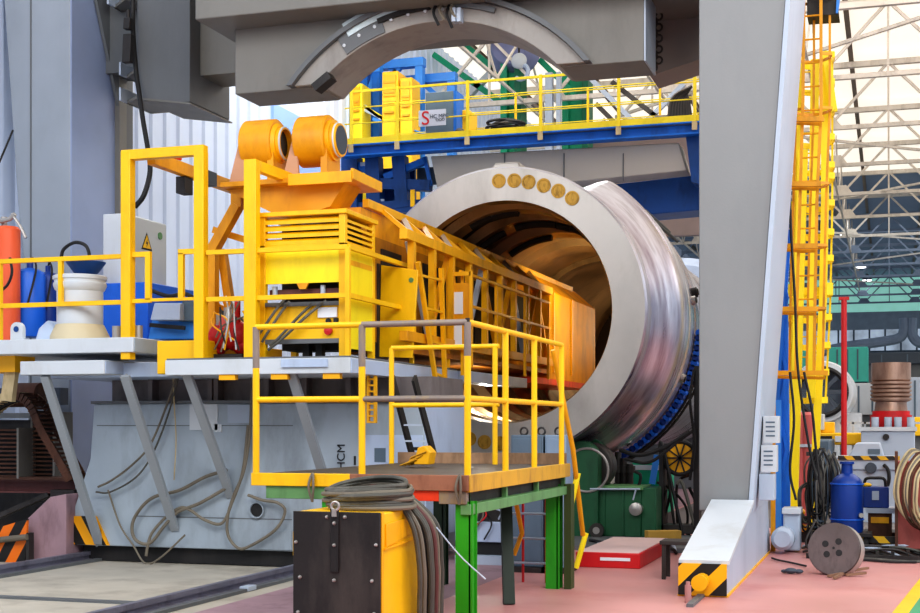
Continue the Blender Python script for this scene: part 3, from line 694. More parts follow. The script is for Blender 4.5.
# ---------------------------------------------------------------- drum table and drums
ZT_ = ZatY(352, 176, 14.3)
tb = thing('drum_table', 'orange yellow flat table with upturned wing carrying the two yellow drums', 'table', (XatY(320, 14.7), 14.7, ZT_-.4))
tx0, tx1 = XatY(222, 14.4), XatY(352, 14.3)
MB().prism([(tx0, 14.35), (tx1, 14.3), (onY(381, 185, 15.25).x, 15.25), (tx0, 15.25)], 'Z', ZT_-.03, ZT_+.03).build('table_plate', ORG, tb, .006)
MB().box(XatY(289, 14.3), tx1, 14.27, 14.31, ZT_-.07, ZT_+.06).build('front_lip', YELD, tb)
MB().bar((tx1, 14.3, ZT_+.03), (onY(381, 185, 15.25).x, 15.25, ZT_+.03), .03, .12).build('wing_lip', YELD, tb)
MB().prism([(XatY(225, 14.5), ZT_-.03), (XatY(345, 14.5), ZT_-.03), (XatY(330, 14.5), ZT_-.30), (XatY(285, 14.5), ZT_-.42)], 'Y', 14.5, 15.0).build('table_web', ORG, tb)
MB().prism([(XatY(345, 15.0), ZT_-.03), (XatY(350, 15.0), ZT_-.03), (XatY(330, 15.0), ZT_-.45), (XatY(300, 15.0), ZT_-.45)], 'Y', 15.0, 15.05).build('table_web', ORD, tb)
ZR_ = ZatY(318, 142, 14.8)
def make_drum(nm, x0, x1, lab, face):
    r = .30; Yd = 14.78
    t = thing(nm, lab, 'drum', ((x0+x1)/2, Yd, ZT_+.03), 'yellow drums on the table')
    c = (0, Yd, ZR_)
    MB().lathe([(x0, .001), (x0, r-.01), (x0+.01, r), (x1-.02, r), (x1, r-.02), (x1, .001)], c, 'X', 56).build('drum_body', ORG, t)
    MB().lathe([(x1, .24), (x1+.05, .24), (x1+.05, .20), (x1+.06, .195), (x1+.12, .195), (x1+.12, .001)] if face else [(x1, .25), (x1+.04, .22), (x1+.04, .2), (x1+.10, .2), (x1+.10, .17), (x1+.02, .17), (x1+.02, .001)], c, 'X', 48).build('drum_hub', YELD, t)
    MB().lathe([(x1+.118, .17), (x1+.125, .17), (x1+.125, .001)] if face else [(x1+.03, .17), (x1+.035, .165), (x1+.035, .001)], c, 'X', 40).build('end_disc', SLATED if face else BLKP, t)
    MB().torus((x1+.09, Yd, ZR_), .195, .012, 'X', 40, 6).build('hub_ring', WHT, t)
    MB().box(x1-.06, x1+.02, Yd-.2, Yd+.2, ZT_+.03, ZR_-.1).build('pedestal', ORG, t)
    MB().prism([(x0-.16, ZT_+.03), (x0+.06, ZT_+.03), (x0+.02, ZR_+.02), (x0-.02, ZR_+.02)], 'Y', Yd-.22, Yd-.18).build('gusset', paint('faded tan paint', '#c89878', .6, var=.1), t)
    MB().box(x0+.02, x1-.0, Yd-.25, Yd+.2, ZT_+.03, ZT_+.06).build('foot_plate', ORD, t)
    return t
make_drum('winch_drum', XatY(249, 14.78), XatY(279, 14.78), 'left yellow drum with an open dark hub, nearest the gate frame', False)
make_drum('winch_drum', XatY(302, 14.78), XatY(332, 14.78), 'yellow drum with a flat slate end disc, beside the blue walkway', True)
# A-frame below the table
t = thing('bent_stand', 'orange bent support frame braced under the drum table beside the red pump', 'frame', (XatY(225, 14.9), 14.9, ZD))
P = lambda a, b, Y=14.9: onY(a, b, Y)
MB().bar(P(212, 345), P(212, 250), .14, .12).build('leg', ORG, t, .005)
MB().bar(P(212, 252), P(238, 205), .14, .12).build('brace', ORG, t, .005)
MB().bar(P(238, 208), P(238, 175), .14, .12).build('brace', ORG, t, .005)
MB().bar(P(226, 300, 15.1), P(240, 345, 15.1), .07).build('brace', ORY, t)
MB().bar(P(214, 230, 15.1), P(262, 245, 15.1), .08).build('brace', ORY, t)
MB().bar(P(236, 180, 15.1), P(302, 218, 15.1), .10).build('brace', ORY, t)
MB().bar(P(222, 250, 15.1), P(234, 330, 15.1), .10).build('brace', ORY, t)
MB().bar(P(210, 300, 15.1), P(246, 322, 15.1), .05).build('brace', ORY, t)

# ---------------------------------------------------------------- boom (yellow truss + sheet end box)
XB = -5.5; XB2 = -6.38; Y0B, Y1B, Y2B = 15.35, 22.3, 26.0
zs0, zs1, zrg = 2.5, 3.87, 4.22; XRG = -5.9
boom = thing('boring_boom', 'long orange yellow lattice boom reaching into the steel vessel', 'boom', ((XB+XB2)/2, 20, zs0))
m = MB()
m.bar((XB, Y0B-.3, zs1), (XB, Y1B, zs1), .10, .12); m.build('upper_chord', YELD, boom, .004)
MB().bar((XRG, Y0B-.5, zrg), (XRG, Y2B-.4, zrg), .08, .10).build('ridge_chord', YELD, boom, .004)
MB().bar((XB, Y0B-.3, zs0+.16), (XB, Y1B, zs0+.16), .10, .12).build('lower_chord', ORG, boom, .004)
MB().box(XB2, XB-.02, Y0B, Y1B+.2, zs0-.03, zs0+.04).build('floor_sheet', ORD, boom)
# inner box beam behind the lattice
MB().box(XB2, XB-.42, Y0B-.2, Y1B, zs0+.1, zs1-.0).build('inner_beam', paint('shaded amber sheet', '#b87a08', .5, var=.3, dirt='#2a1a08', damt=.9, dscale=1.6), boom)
MB().prism([(XB2, zs1), (XB-.42, zs1), (XRG-.02, zrg-.06), (XB2+.05, zrg-.06)], 'Y', Y0B-.6, Y1B).build('ridge_sheet', ORY, boom)
n = 9
ys = [Y0B+i*(Y1B-Y0B)/n for i in range(n+1)]
for i in range(n):
    MB().box(XB-.04, XB+.04, ys[i]-.045, ys[i]+.045, zs0+.1, zs1).build('upright', YELD, boom)
    a, b = (zs0+.2, zs1-.05) if i % 2 else (zs1-.05, zs0+.2)
    MB().bar((XB-.05, ys[i], a), (XB-.05, ys[i+1], b), .07, .05).build('diagonal', ORG if i % 3 else GRYL, boom)
    MB().bar((XB, ys[i], zs1+.02), (XRG, ys[i+1], zrg), .07, .05).build('roof_diagonal', ORG if i % 2 else paint('dusty tan steel', '#b8a088', .6), boom)
    MB().bar((XB, ys[i], zs1+.02), (XRG, ys[i], zrg), .06, .05).build('roof_diagonal', YELD, boom)
    if i % 3 != 1: MB().box(XB-.43, XB-.40, ys[i]+.04, ys[i+1]-.04, zs0+.30, zs1-.12).build('gap_shade_panel', BLK, boom)  # black panels stand in for shaded gaps in the inner beam
# sheet metal end box
MB().prism([(XB2, zs0-.12), (XB, zs0-.12), (XB, zs1), (XRG, zrg), (XB2+.1, zrg-.02)], 'Y', Y1B, Y2B).build('end_box', paint('amber sheet', '#f0a400', .55, 0, var=.2, dirt='#8a5208', damt=.8, dscale=1.1, spec=.15), boom, .01)
MB().box(XB-.9, XB+.03, Y1B-1.2, Y2B-.2, zs0-.22, zs0-.12).build('end_skid', REDO, boom)
MB().box(XB+.0, XB+.02, Y1B+.2, Y1B+.28, zs0, zs1).build('end_rib', ORG, boom)
MB().box(XB+.0, XB+.02, Y1B+1.6, Y1B+1.68, zs0, zs1).build('end_rib', ORG, boom)
# tall struts from the deck to the upper chord near the mouth
for px in (415, 428, 440):
    pass
# walkway rail beside the boom
railing('boom_railing', 'slim yellow handrail running beside the lattice boom into the vessel', [(XB+.12, 16.9), (XB+.12, 21.8)], (3.62, 3.2), .018,
        [(XB+.12, 17.0, ZD-.1, 3.62, .04), (XB+.12, 18.6, ZD-.0, 3.62, .04), (XB+.12, 20.2, ZD-.0, 3.62, .04), (XB+.12, 21.7, ZD-.0, 3.62, .04)], mat=YELD)
single(MB().box(-5.75, -5.45, 17.45, 20.6, ZD-.17, ZD-.02), 'boom_apron', WHTB, 'bluish white apron strip under the lattice boom at the vessel mouth', 'apron', bevel=.006)
MB().box(bx(424), bx(424)+.02, YBS+.02, YBS+1.48, bz0+.2, bz1-.02).build('base_lit_side', WHTB, mach)  # lilac sheet paints the light on the base's right side
# inclined stairs handrails in front of the vessel (orange yellow bars)
t = thing('inclined_ladder', 'steep yellow ladder going down from the deck side to the vessel pit', 'ladder', onX(452, 465, -5.35))
for (a, b, c, d) in ((418, 262, 449, 470), (441, 268, 448, 470)):
    MB().bar(onX(a, b, -5.4), onX(c, d, -5.4), .05, .06).build('ladder_rail', YELD, t)
for i in range(6):
    f = i/5.5; MB().bar(onX(419+f*28, 275+f*180, -5.4), onX(441+f*6, 280+f*178, -5.4), .03).build('rung', YELD, t)
# side hangers that carry the deck at the right
for px in (426, 449):
    p = onX(px, 375, -5.45); 
    single(MB().box(p.x-.03, p.x+.03, p.y-.03, p.y+.03, 1.25, ZD-.19), 'deck_hanger', YELD, 'yellow square hanger post under the deck end before the vessel', 'post', 'deck hanger posts')

# ---------------------------------------------------------------- things on the deck, left side
# white pot on conical base with blue basin
Yq = 14.0; ZS = sA[3]
px0 = onY(80, 300, Yq); s = mpp(80, Yq)
pot = thing('white_pedestal_drum', 'white flanged drum on a beige conical foot on the raised slab', 'drum', (px0.x, Yq, ZS))
zz = lambda y: ZatY(80, y, Yq)
MB().lathe([(ZS, .001), (ZS, 29*s), (ZS+.05, 29*s), (zz(325), 23.5*s)], (px0.x, Yq, 0), 'Z', 48).build('conical_foot', paint('beige cast paint', '#cfc2a2', .6, var=.08), pot)
MB().lathe([(zz(326), 22.6*s), (zz(292), 22.6*s), (zz(290), 24.5*s), (zz(286), 26*s), (zz(284), 26*s), (zz(283), 25*s), (zz(281), 25*s), (zz(280), 26.5*s), (zz(277), 26.5*s), (zz(276), 25*s), (zz(276), .001)], (px0.x, Yq, 0), 'Z', 56).build('drum_body', WHT, pot)
pc = onY(86, 268, Yq)
bs = thing('blue_basin', 'shallow dark blue basin resting on top of the white flanged drum', 'basin', (pc.x, Yq, zz(276)))
MB().lathe([(zz(276), .001), (zz(276), 9*s), (zz(273), 12*s), (zz(263), 19.5*s), (zz(262.5), 19.5*s), (zz(272), 11*s), (zz(274), .001)], (pc.x, Yq, 0), 'Z', 40).build('bowl', BLUD, bs)
single(MB().tube(spline([onY(61, 258, 14.6), onY(64, 249, 14.6), onY(75, 242.5, 14.6), onY(86, 246, 14.6), onY(90, 258, 14.6), onY(91, 268, 14.6)]), .022, 8), 'arched_hose', BLK,
       'black hose arching above the blue basin', 'hose')
# tanks
def tank(px, top, bot, rpx, Y, nm, mat, lab, cap=BLUN):
    p = onY(px, top, Y); s = mpp(px, Y); r = rpx*s; z1 = p.z; z0 = ZatY(px, bot, Y)
    t = thing(nm, lab, 'tank', (p.x, Y, z0))
    MB().lathe([(z0, .001), (z0, r*.96), (z0+.03, r), (z1-r*.5, r), (z1-r*.28, r*.9), (z1-r*.1, r*.6), (z1, r*.2), (z1, .001)], (p.x, Y, 0), 'Z', 40).build('tank_body', mat, t)
    MB().torus((p.x, Y, z0+(z1-z0)*.45), r+.004, .012, 'Z', 36, 6).build('hoop', mat, t)
    MB().cyl((p.x, Y, z1-.01), (p.x, Y, z1+.08), r*.22, 16).build('valve', cap, t)
    MB().tube(spline([(p.x, Y, z1+.06), (p.x+r*.4, Y-.05, z1+.12), (p.x+r*.9, Y-.12, z1-.05), (p.x+r*.7, Y-r-.05, z1-.5)]), .014, 6).build('tank_hose', BLK, t)
    return t, p.x, z0, z1, r
DZ = ZS
tank(30, 268, 337, 15, 15.0, 'blue_tank', BLUB, 'bright blue gas tank behind the deck railing, next to the orange tank')
tank(48, 272, 337, 12, 15.3, 'blue_tank', BLUN, 'smaller navy gas tank behind the white flanged drum')
p = onY(8, 260, 14.7); s = mpp(8, 14.7)
ot = thing('orange_tank', 'orange cylinder with a wrench like valve handle at the deck end', 'tank', (p.x, 14.7, DZ))
MB().lathe([(DZ, .001), (DZ, 12*s), (ZatY(8, 230, 14.7), 12*s), (ZatY(8, 227, 14.7), 10*s), (ZatY(8, 227, 14.7), .001)], (p.x, 14.7, 0), 'Z', 40).build('tank_body', ORT, ot)
m = MB().tube([onY(-4, 222, 14.6), onY(10, 219, 14.6), onY(15, 214, 14.6)], .03, 8).tube([onY(12, 214, 14.6), onY(20, 226, 14.6), onY(26, 238, 14.6)], .02, 8).cyl(onY(4, 229, 14.7), onY(4, 217, 14.7), .04, 10)
m.build('valve_handle', STEEL, ot)
MB().tube(spline([onY(10, 258, 14.4), onY(12, 272, 14.35), onY(8, 284, 14.35), onY(0, 292, 14.35)]), .018, 6).build('tank_hose', BLK, ot)
# electrical cabinet on a blue box
Ye = 15.6
ex0, ex1 = XatY(103, Ye), XatY(125, Ye); ez1 = ZatY(125, 213, Ye); ez0 = ZatY(125, 284, Ye)
ey1 = onX(166, 225, ex1).y
bb = thing('blue_stand', 'deep blue box stand under the pale electrical cabinet on the deck', 'stand', ((ex0+ex1)/2, Ye+.3, DZ))
MB().box(ex0-.05, XatY(148, Ye-.15), Ye-.15, ey1, DZ, ez0).build('stand_body', BLUB, bb, .01)
ec = thing('electrical_cabinet', 'pale grey electrical cabinet with a yellow warning triangle on its side', 'cabinet', ((ex0+ex1)/2, Ye, ez0))
MB().box(ex0, ex1, Ye, ey1, ez0, ez1).build('cabinet_body', WHT, ec, .01)
MB().box(ex1, ex1+.015, Ye+.02, ey1-.02, ez0-.3, ez1-.02).build('door', paint('pale cabinet door', '#c2c6c4', .45, var=.04), ec, .004); ecd = bpy.data.objects[[o.name for o in ec.children if o.name.startswith('door')][0]]
def tri(X, c, h, mat, off, par, nm):
    MB().prism([(c[0]-h*.58, c[1]-h*.4), (c[0]+h*.58, c[1]-h*.4), (c[0], c[1]+h*.6)], 'X', X+off-.002, X+off).build(nm, mat, par)
tc = onX(147, 243, ex1+.02)
tri(ex1+.018, (tc.y, tc.z), .24, BLK, .0, ecd, 'warning_border'); tri(ex1+.018, (tc.y, tc.z+.0), .18, YEL, .003, ecd, 'warning_triangle')
MB().prism([(tc.y+.01, tc.z+.055), (tc.y-.028, tc.z-.01), (tc.y-.0, tc.z-.01), (tc.y-.015, tc.z-.06), (tc.y+.028, tc.z+.012), (tc.y+.0, tc.z+.012)], 'X', ex1+.021, ex1+.024).build('warning_bolt', BLK, ecd)
tp = onX(160, 236, ex1+.02)
MB().lathe([(ex1+.015, .05), (ex1+.03, .05), (ex1+.03, .001)], (0, tp.y, tp.z), 'X', 20).build('lock', GRNP, ecd)
MB().box(ex1+.0, ex1+.05, onX(146, 280, ex1).y, onX(160, 280, ex1).y, ZatY(150, 303, Ye+.4), ZatY(150, 283, Ye+.4)).build('lower_box', GRYD, ec)
# angular pale machinery behind the gate frame
t = thing('pale_blue_pump_unit', 'pale blue angular pump unit low behind the yellow gate frame', 'pump', (XatY(170, 15.3), 15.3, DZ-.25))
Yv = 15.2
for (a, b, c, d, mat, dy) in ((150, 303, 180, 320, WHTB, .4), (148, 318, 196, 339, BLUS, .2), (178, 301, 196, 321, SLATE, .3), (160, 322, 170, 334, GRYD, .0), (174, 318, 182, 337, BLUN, .1)):
    MB().prism([(XatY(a, Yv-dy), ZatY(a, d, Yv-dy)), (XatY(c, Yv-dy), ZatY(c, d, Yv-dy)), (XatY(c, Yv-dy), ZatY(c, b, Yv-dy)), (XatY(a, Yv-dy)+.06, ZatY(a, b, Yv-dy))], 'Y', Yv-dy, Yv+.5).build('housing', mat, t, .01)
MB().tube(spline([onY(150, 290, 14.95), onY(168, 296, 14.9), onY(185, 294, 14.9), onY(197, 300, 14.9)]), .025, 8).build('pipe', BLK, t)
MB().bar(onY(150, 325, 14.9), onY(185, 328, 14.9), .03, .05).build('bracket', BLK, t)
# lifting lug, white cloth bag, pair of small cylinders on the slab
t = thing('lifting_lug', 'white rounded lifting lug with a blue eye on the slab edge', 'lug', (XatY(18, 13.75), 13.75, ZS))
cx_ = XatY(18, 13.75); cz_ = ZatY(18, 331, 13.75); m = []
r_ = .085
ring = [(cx_+r_*math.cos(a), cz_+.02+r_*math.sin(a)) for a in [i*PI/12 for i in range(13)]]
MB().prism([(cx_+r_, ZS)]+ring+[(cx_-r_, ZS)], 'Y', 13.72, 13.78).build('lug_plate', WHT, t)
MB().lathe([(13.715, .035), (13.71, .035), (13.71, .001)], (cx_, 0, cz_+.02), 'Y', 20).build('lug_eye', BLUD, t)
single(MB().prism([(XatY(34, 13.95), ZS), (XatY(56, 13.95), ZS), (XatY(54, 13.95), ZS+.18), (XatY(47, 13.95), ZS+.26), (XatY(38, 13.95), ZS+.16)], 'Y', 13.95, 14.15), 'cloth_bag', paint('pale blue cloth', '#c4d4ec', .8, var=.1), 'pale bluish cloth bag slumped beside the white flanged drum', 'bag', bevel=.03)
for i, px in enumerate((117, 138)):
    single(MB().lathe([(ZS, .001), (ZS, .055), (ZS+.15, .055), (ZS+.15, .001)], (XatY(px, 13.85), 13.85, 0), 'Z', 20), 'steel_canister', STEEL,
           'small bright steel canister on the slab, %s the gate frame upright' % ('left of' if i == 0 else 'right of'), 'canister')
# red pump with hoses
t = thing('red_pump', 'red hydraulic pump wrapped in thin hoses on the deck by the yellow post', 'pump', (XatY(231, 14.1), 14.1, ZD))
Yh = 14.1
for (px, py, r, mat) in ((222, 337, .17, RED), (237, 336, .18, RED), (228, 325, .13, paint('faded pink red', '#e06a6a', .5)), (242, 345, .12, RED), (218, 348, .1, RED)):
    p = onY(px, py, Yh); MB().sphere((p.x, Yh, max(p.z, ZD+r)), r, 18, 12, (1, .8, 1)).build('pump_body', mat, t)
MB().box(XatY(214, Yh), XatY(248, Yh), Yh-.15, Yh+.2, ZD, ZD+.06).build('pump_base', STEELD, t)
for (px, py, r, h) in ((228, 312, .05, .25), (237, 306, .04, .3), (219, 318, .035, .2)):
    p = onY(px, py, Yh-.05); MB().cyl((p.x, p.y, p.z-h), (p.x, p.y, p.z+.05), r, 12).build('fitting', STEEL if px != 237 else RED, t)
rr = random.Random(3)
for i in range(12):
    a, b = rr.uniform(212, 246), rr.uniform(292, 320); c, d = rr.uniform(212, 250), rr.uniform(335, 352)
    p = onY(a, b, Yh-.25); q = onY(c, d, Yh-.25); q.z = max(q.z, ZD+.02); mid = p.lerp(q, .5)+Vector((rr.uniform(-.15, .15), rr.uniform(-.12, .0), rr.uniform(-.05, .1)))
    MB().tube(spline([p, mid, q], 6), .010, 6).build('thin_hose', [STEELD, HOSEL, WHT, YELD][i % 4], t)
# cables dangling over the trolley face
def hang(pts, r, mat, lab, Y=YBS-.09, nm='hanging_cable', grp=None, extra=None):
    m = MB().tube(spline([onY(a, b, Y+(c[0] if c else 0)) for a, b, *c in pts]), r, 8)
    if extra: m.tube(spline([onY(a, b, Y-.03) for a, b in extra]), r, 8)
    return single(m, nm, mat, lab, 'cable', grp)
hang([(252, 375), (250, 430), (244, 470), (234, 495), (228, 515), (228, 535), (238, 548), (250, 546), (275, 530), (285, 512), (278, 503), (262, 500), (248, 495)], .019, HOSEL, 'tan cable falling beside the front railing and looping near the round port')
hang([(248, 425), (243, 470), (233, 500), (222, 523), (205, 520), (190, 510), (180, 508), (165, 518), (152, 533), (148, 545), (146, 556)], .019, HOSEL, 'tan grey cable sagging in a low loop between two slanted struts')
hang([(227, 470), (205, 477), (180, 490), (152, 498), (136, 515), (132, 530), (137, 541), (150, 543), (165, 525), (178, 512), (200, 503), (228, 487)], .021, HOSEL, 'thick tan grey cable coiled in a broad oval on the trolley face')
hang([(176, 378), (165, 410), (150, 445), (132, 465), (112, 480), (98, 487)], .014, HOSEL, 'thin tan cable crossing from the deck down to the first strut')
hang([(178, 378), (168, 415), (152, 455), (135, 478), (110, 492), (96, 492)], .012, HOSE, 'thin grey cable below the tan one, crossing behind the second strut')
hang([(172, 350), (174, 400), (176, 440), (174, 480)], .008, HOSEP, 'thin pale rope hanging straight down beside the third strut')
hang([(108, 490), (120, 525), (133, 545), (145, 563), (160, 558), (185, 535)], .012, HOSEL, 'thin cable trailing from the striped corner onto the concrete bed')
# ================================================================ STEEL VESSEL
VX, VZ, VY = -5.12, 3.165, 18.0
ves = thing('steel_vessel', 'giant machined steel vessel ring lying on rollers with its open mouth facing out', 'vessel', (VX, VY+3, VZ-2.0))
RO, RI = 2.02, 1.545
c = (VX, 0, VZ)
# face ring + outer skin
prof = [(18.0, RI), (18.0, RO-.03), (18.03, RO), (18.34, RO), (18.44, RO-.10), (18.64, RO-.15), (18.82, RO-.08), (19.0, 2.14), (19.15, 2.29), (19.28, 2.34), (19.8, 2.33), (19.92, 2.2), (20.1, 2.2), (20.22, 2.29),
        (20.75, 2.27), (20.85, 2.14), (21.1, 2.14), (21.2, 2.24), (21.5, 2.24), (21.55, 2.06), (21.9, 2.05), (22.0, 2.0), (24.5, 2.06), (24.6, 2.0), (31.5, 2.0), (31.5, 1.7)]
def shell_r(r, a):
    d = math.degrees(a); d = d-360 if d > 180 else d
    f = min(1, max(0, (68-d)/11)) if d > 0 else min(1, max(0, (d+100)/18)); f = f*f*(3-2*f)
    return r if r <= 2.0 else 2.0+(r-2.0)*f
MB().lathe(prof[1:4], c, 'Y', 160).build('mouth_flange', SHELL, ves)
MB().lathe_mod(prof[3:12], c, lambda r, a: r if r <= RO else shell_r(r, a)).build('mouth_neck', SHELL, ves)
MB().lathe([(18.0, RI), (18.0, RO-.03)], c, 'Y', 128).build('ring_face', STEEL, ves)
MB().lathe_mod(prof[11:], c, shell_r).build('shell', SHELL, ves)
inner = [(18.0, RI), (18.12, RI-.03), (18.15, RI+.10), (18.6, RI+.10), (18.65, RI-.02), (19.1, RI-.02), (19.15, RI+.14), (19.8, RI+.14), (19.85, RI), (20.4, RI), (20.45, RI+.15), (21.2, RI+.15), (21.25, RI), (21.9, RI), (21.95, RI+.12),
         (22.9, RI+.12), (22.95, RI), (23.9, RI), (23.95, RI+.1), (25.2, RI+.1), (25.2, RI), (31.5, RI)]
MB().lathe(inner, c, 'Y', 128).build('bore', BORE, ves)
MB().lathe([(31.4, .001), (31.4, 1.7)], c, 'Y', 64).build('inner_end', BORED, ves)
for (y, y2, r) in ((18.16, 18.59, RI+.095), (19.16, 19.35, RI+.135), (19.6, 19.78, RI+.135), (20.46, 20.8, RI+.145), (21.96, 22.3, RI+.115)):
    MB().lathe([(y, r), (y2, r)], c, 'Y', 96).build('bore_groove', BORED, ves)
# dark slots and threaded holes inside the upper bore
for (a, y, l) in ((112, 18.85, .22), (99, 18.9, .30), (66, 19.95, .12), (92, 20.05, .42), (76, 20.15, .15), (110, 21.5, .5), (62, 21.5, .25), (48, 18.9, .12), (120, 20.1, .3)):
    ra = math.radians(a); R0 = RI+.01-.03
    ctr = Vector((VX+R0*math.cos(ra), y, VZ+R0*math.sin(ra)))
    pts = []
    for k in range(7):
        aa = ra+(k/6-.5)*l; pts.append((VX+R0*math.cos(aa), y, VZ+R0*math.sin(aa)))
    MB().tube(pts, .07, 8).build('bore_slot', BLK, ves)
# bolt holes on the face
bh = MB(); th = MB()
for a in (91.5, 84.5, 78, 71, 64, 57, 262, 255, 248, 241, 269):
    ra = math.radians(a); rr_ = 1.82
    p = (VX+rr_*math.cos(ra), 18.0, VZ+rr_*math.sin(ra))
    MB().lathe([(-.004, .10), (-.012, .10), (-.012, .075), (-.006, .07), (-.006, .001)], p, 'Y', 24).build('bolt_hole', BRASS, ves)
# machined flat on top
MB().prism([(VX-.25, VZ+RO-.1), (VX+.28, VZ+RO-.1), (VX+.22, VZ+RO+.06), (VX-.12, VZ+RO+.06)], 'Y', 18.05, 18.5).build('top_flat', STEEL, ves, .02)
for dx_ in (.62, .74, .9): MB().cyl((VX+dx_, 18.6, VZ+1.78-dx_*.12), (VX+dx_, 18.6, VZ+2.0-dx_*.22), .03, 10).build('top_fitting', [BLUB, BLK, YELD][int(dx_*10) % 3], ves)

# side ports on the shell
for (a, y, r) in ((8, 20.55, .07), (-22, 20.4, .07), (-52, 19.75, .06), (12, 20.95, .08)):
    ra = math.radians(a); d = Vector((math.cos(ra), 0, math.sin(ra))); o = Vector((VX, y, VZ))+d*2.2
    MB().tube([o, o+d*.14], r, 20).build('side_port', STEEL if a != 12 else BLK, ves)
    MB().tube([o+d*.13, o+d*.16], r*.65, 16).build('port_bore', BLK, ves)
# rails of dark strip along the upper right shoulder
for (a, y0, y1) in ((42, 19.5, 21.8), (37, 19.5, 21.8)):
    ra = math.radians(a); R0 = 2.32
    MB().tube([(VX+R0*math.cos(ra), y0, VZ+R0*math.sin(ra)), (VX+R0*math.cos(ra), y1, VZ+R0*math.sin(ra))], .025, 8).build('edge_strip', STEELD, ves)
# girth chain: blue rollers + dark links hung below the shell
ch = thing('girth_chain', 'blue and black roller chain wrapped round the lower right of the steel vessel', 'chain', (VX+1.6, 21.5, VZ-1.7))
for k in range(34):
    a = math.radians(-68+k*1.95); R0 = 2.33
    d = Vector((math.cos(a), 0, math.sin(a))); tt = Vector((-math.sin(a), 0, math.cos(a)))
    o = Vector((VX, 21.1, VZ))+d*R0
    MB().tube([o+Vector((0, -.24, 0)), o+Vector((0, .02, 0))], .055, 10).build('chain_roller', BLUB if k % 2 else BLUN, ch)
    MB().bar(o+Vector((0, .05, 0))-tt*.05, o+Vector((0, .42, 0))+d*.02+tt*.02, .03, .06).build('chain_link', STEELD, ch)
for yy in (21.12, 21.5):
    MB().tube([(VX+2.4*math.cos(math.radians(a)), yy, VZ+2.4*math.sin(math.radians(a))) for a in range(-68, 0, 3)], .022, 6).build('chain_cable', BLK, ch)
# roller stand under the vessel
st = thing('roller_stand', 'dark green roller stand with a large wheel carrying the steel vessel', 'stand', (XatY(610, 18.3), 18.4, 0))
Ys = 18.35
gx = lambda px, Y=Ys: XatY(px, Y)
gz = lambda px, py, Y=Ys: ZatY(px, py, Y)
def halfarch(x0, x1, z0, z1, n=14):
    r = (x1-x0)/2; return [(x0, z0), (x1, z0)]+[(x0+r+r*math.cos(PI*i/n), z1-r+r*math.sin(PI*i/n)) for i in range(n+1)]
MB().prism(halfarch(gx(563), gx(598), .05, gz(590, 441)), 'Y', Ys, Ys+.25).build('side_cheek', GRND, st, .01)
MB().prism(halfarch(gx(574, Ys+.6), gx(606, Ys+.6), .05, gz(590, 438, Ys+.6)), 'Y', Ys+.6, Ys+.8).build('side_cheek', GRND, st, .01)
MB().lathe([(Ys+.27, .001), (Ys+.27, .30), (Ys+.3, .33), (Ys+.55, .33), (Ys+.58, .30), (Ys+.58, .001)], (gx(592, Ys+.4), 0, gz(592, 466, Ys+.4)), 'Y', 48).build('roller', STEELD, st)
MB().torus((gx(587), Ys-.01, gz(587, 470)), .30, .018, 'Y', 40, 6).build('wheel_rim', STEEL, st)
MB().box(gx(590), gx(640), Ys+.1, Ys+.7, .05, gz(600, 489)).build('gear_case', GRND, st, .02)
MB().box(gx(588), gx(642), Ys+.05, Ys+.75, gz(600, 490), gz(600, 486)).build('case_lid', GRNP, st, .008)
m = MB().tube([onY(641, 533, Ys), onY(645, 533, Ys)], .01)
MB().prism([(gx(640), .05), (gx(655), .12), (gx(655), gz(650, 488)), (gx(640), gz(640, 488))], 'Y', Ys+.1, Ys+.7).build('case_end', GRND, st, .01)
for px in (603, 622): MB().box(gx(px)-.01, gx(px)+.01, Ys+.07, Ys+.1, .08, gz(600, 491)).build('case_rib', GRND, st)
p = onY(636, 509, Ys+.05)
MB().lathe([(Ys-.02, .001), (Ys-.02, .035), (Ys+.0, .09), (Ys+.1, .09)], (p.x, 0, p.z), 'Y', 20).build('shaft_cap', STEEL, st)
MB().tube([onY(590, 489, Ys-.02), onY(640, 489, Ys-.02)], .015, 6).tube([onY(636, 489, Ys-.02), onY(633, 500, Ys-.02)], .012, 6).build('oil_pipe', GRYL, st)
p = onY(597, 530, Ys-.05)
MB().lathe([(Ys-.1, .001), (Ys-.1, .10), (Ys-.02, .10)], (p.x, 0, .15), 'Y', 24).build('small_wheel', STEELD, st)
single(MB().lathe([(Ys-.105, .001), (Ys-.11, .05), (Ys-.11, .001)], (p.x, 0, .15), 'Y', 16), 'wheel_cap', STEEL, 'round steel wheel cap low on the green roller stand', 'cap')
# green drive box with white band further right, winch wheel, tangle
Yg = 20.0
t = thing('green_drive_unit', 'green and white drive unit low behind the roller stand', 'machine', (gx(650, Yg), Yg, 0))
MB().box(gx(632, Yg), gx(668, Yg), Yg, Yg+.6, .3, gz(650, 463, Yg)).build('housing', GRNC, t, .01)
MB().box(gx(632, Yg)-.01, gx(668, Yg)+.01, Yg-.02, Yg+.6, gz(650, 470, Yg), gz(650, 465, Yg)).build('white_band', WHT, t)
MB().box(gx(632, Yg), gx(668, Yg), Yg-.01, Yg+.6, 0, .3).build('plinth', STEELD, t)
MB().bar(onY(652, 484, Yg-.1), onY(657, 455, Yg-.1), .09, .03).build('strap', BLUS, t)
for px in (618, 624, 630):
    single(MB().cyl((gx(px, 19.6), 19.6, 0), (gx(px, 19.6), 19.6, gz(px, 452+(px-618), 19.6)), .05, 12).cyl((gx(px, 19.6), 19.6, .9), (gx(px, 19.6), 19.6, 1.0), .08, 12), 'support_jack', STEELD,
           'dark upright jack screw under the vessel beside the green drive unit', 'jack', 'upright jack screws')
t = thing('cable_winch', 'black winch frame with a round yellow drum face, under the vessel chain', 'winch', (gx(680, 19.0), 19.0, 0))
p = onY(680, 458, 19.0)
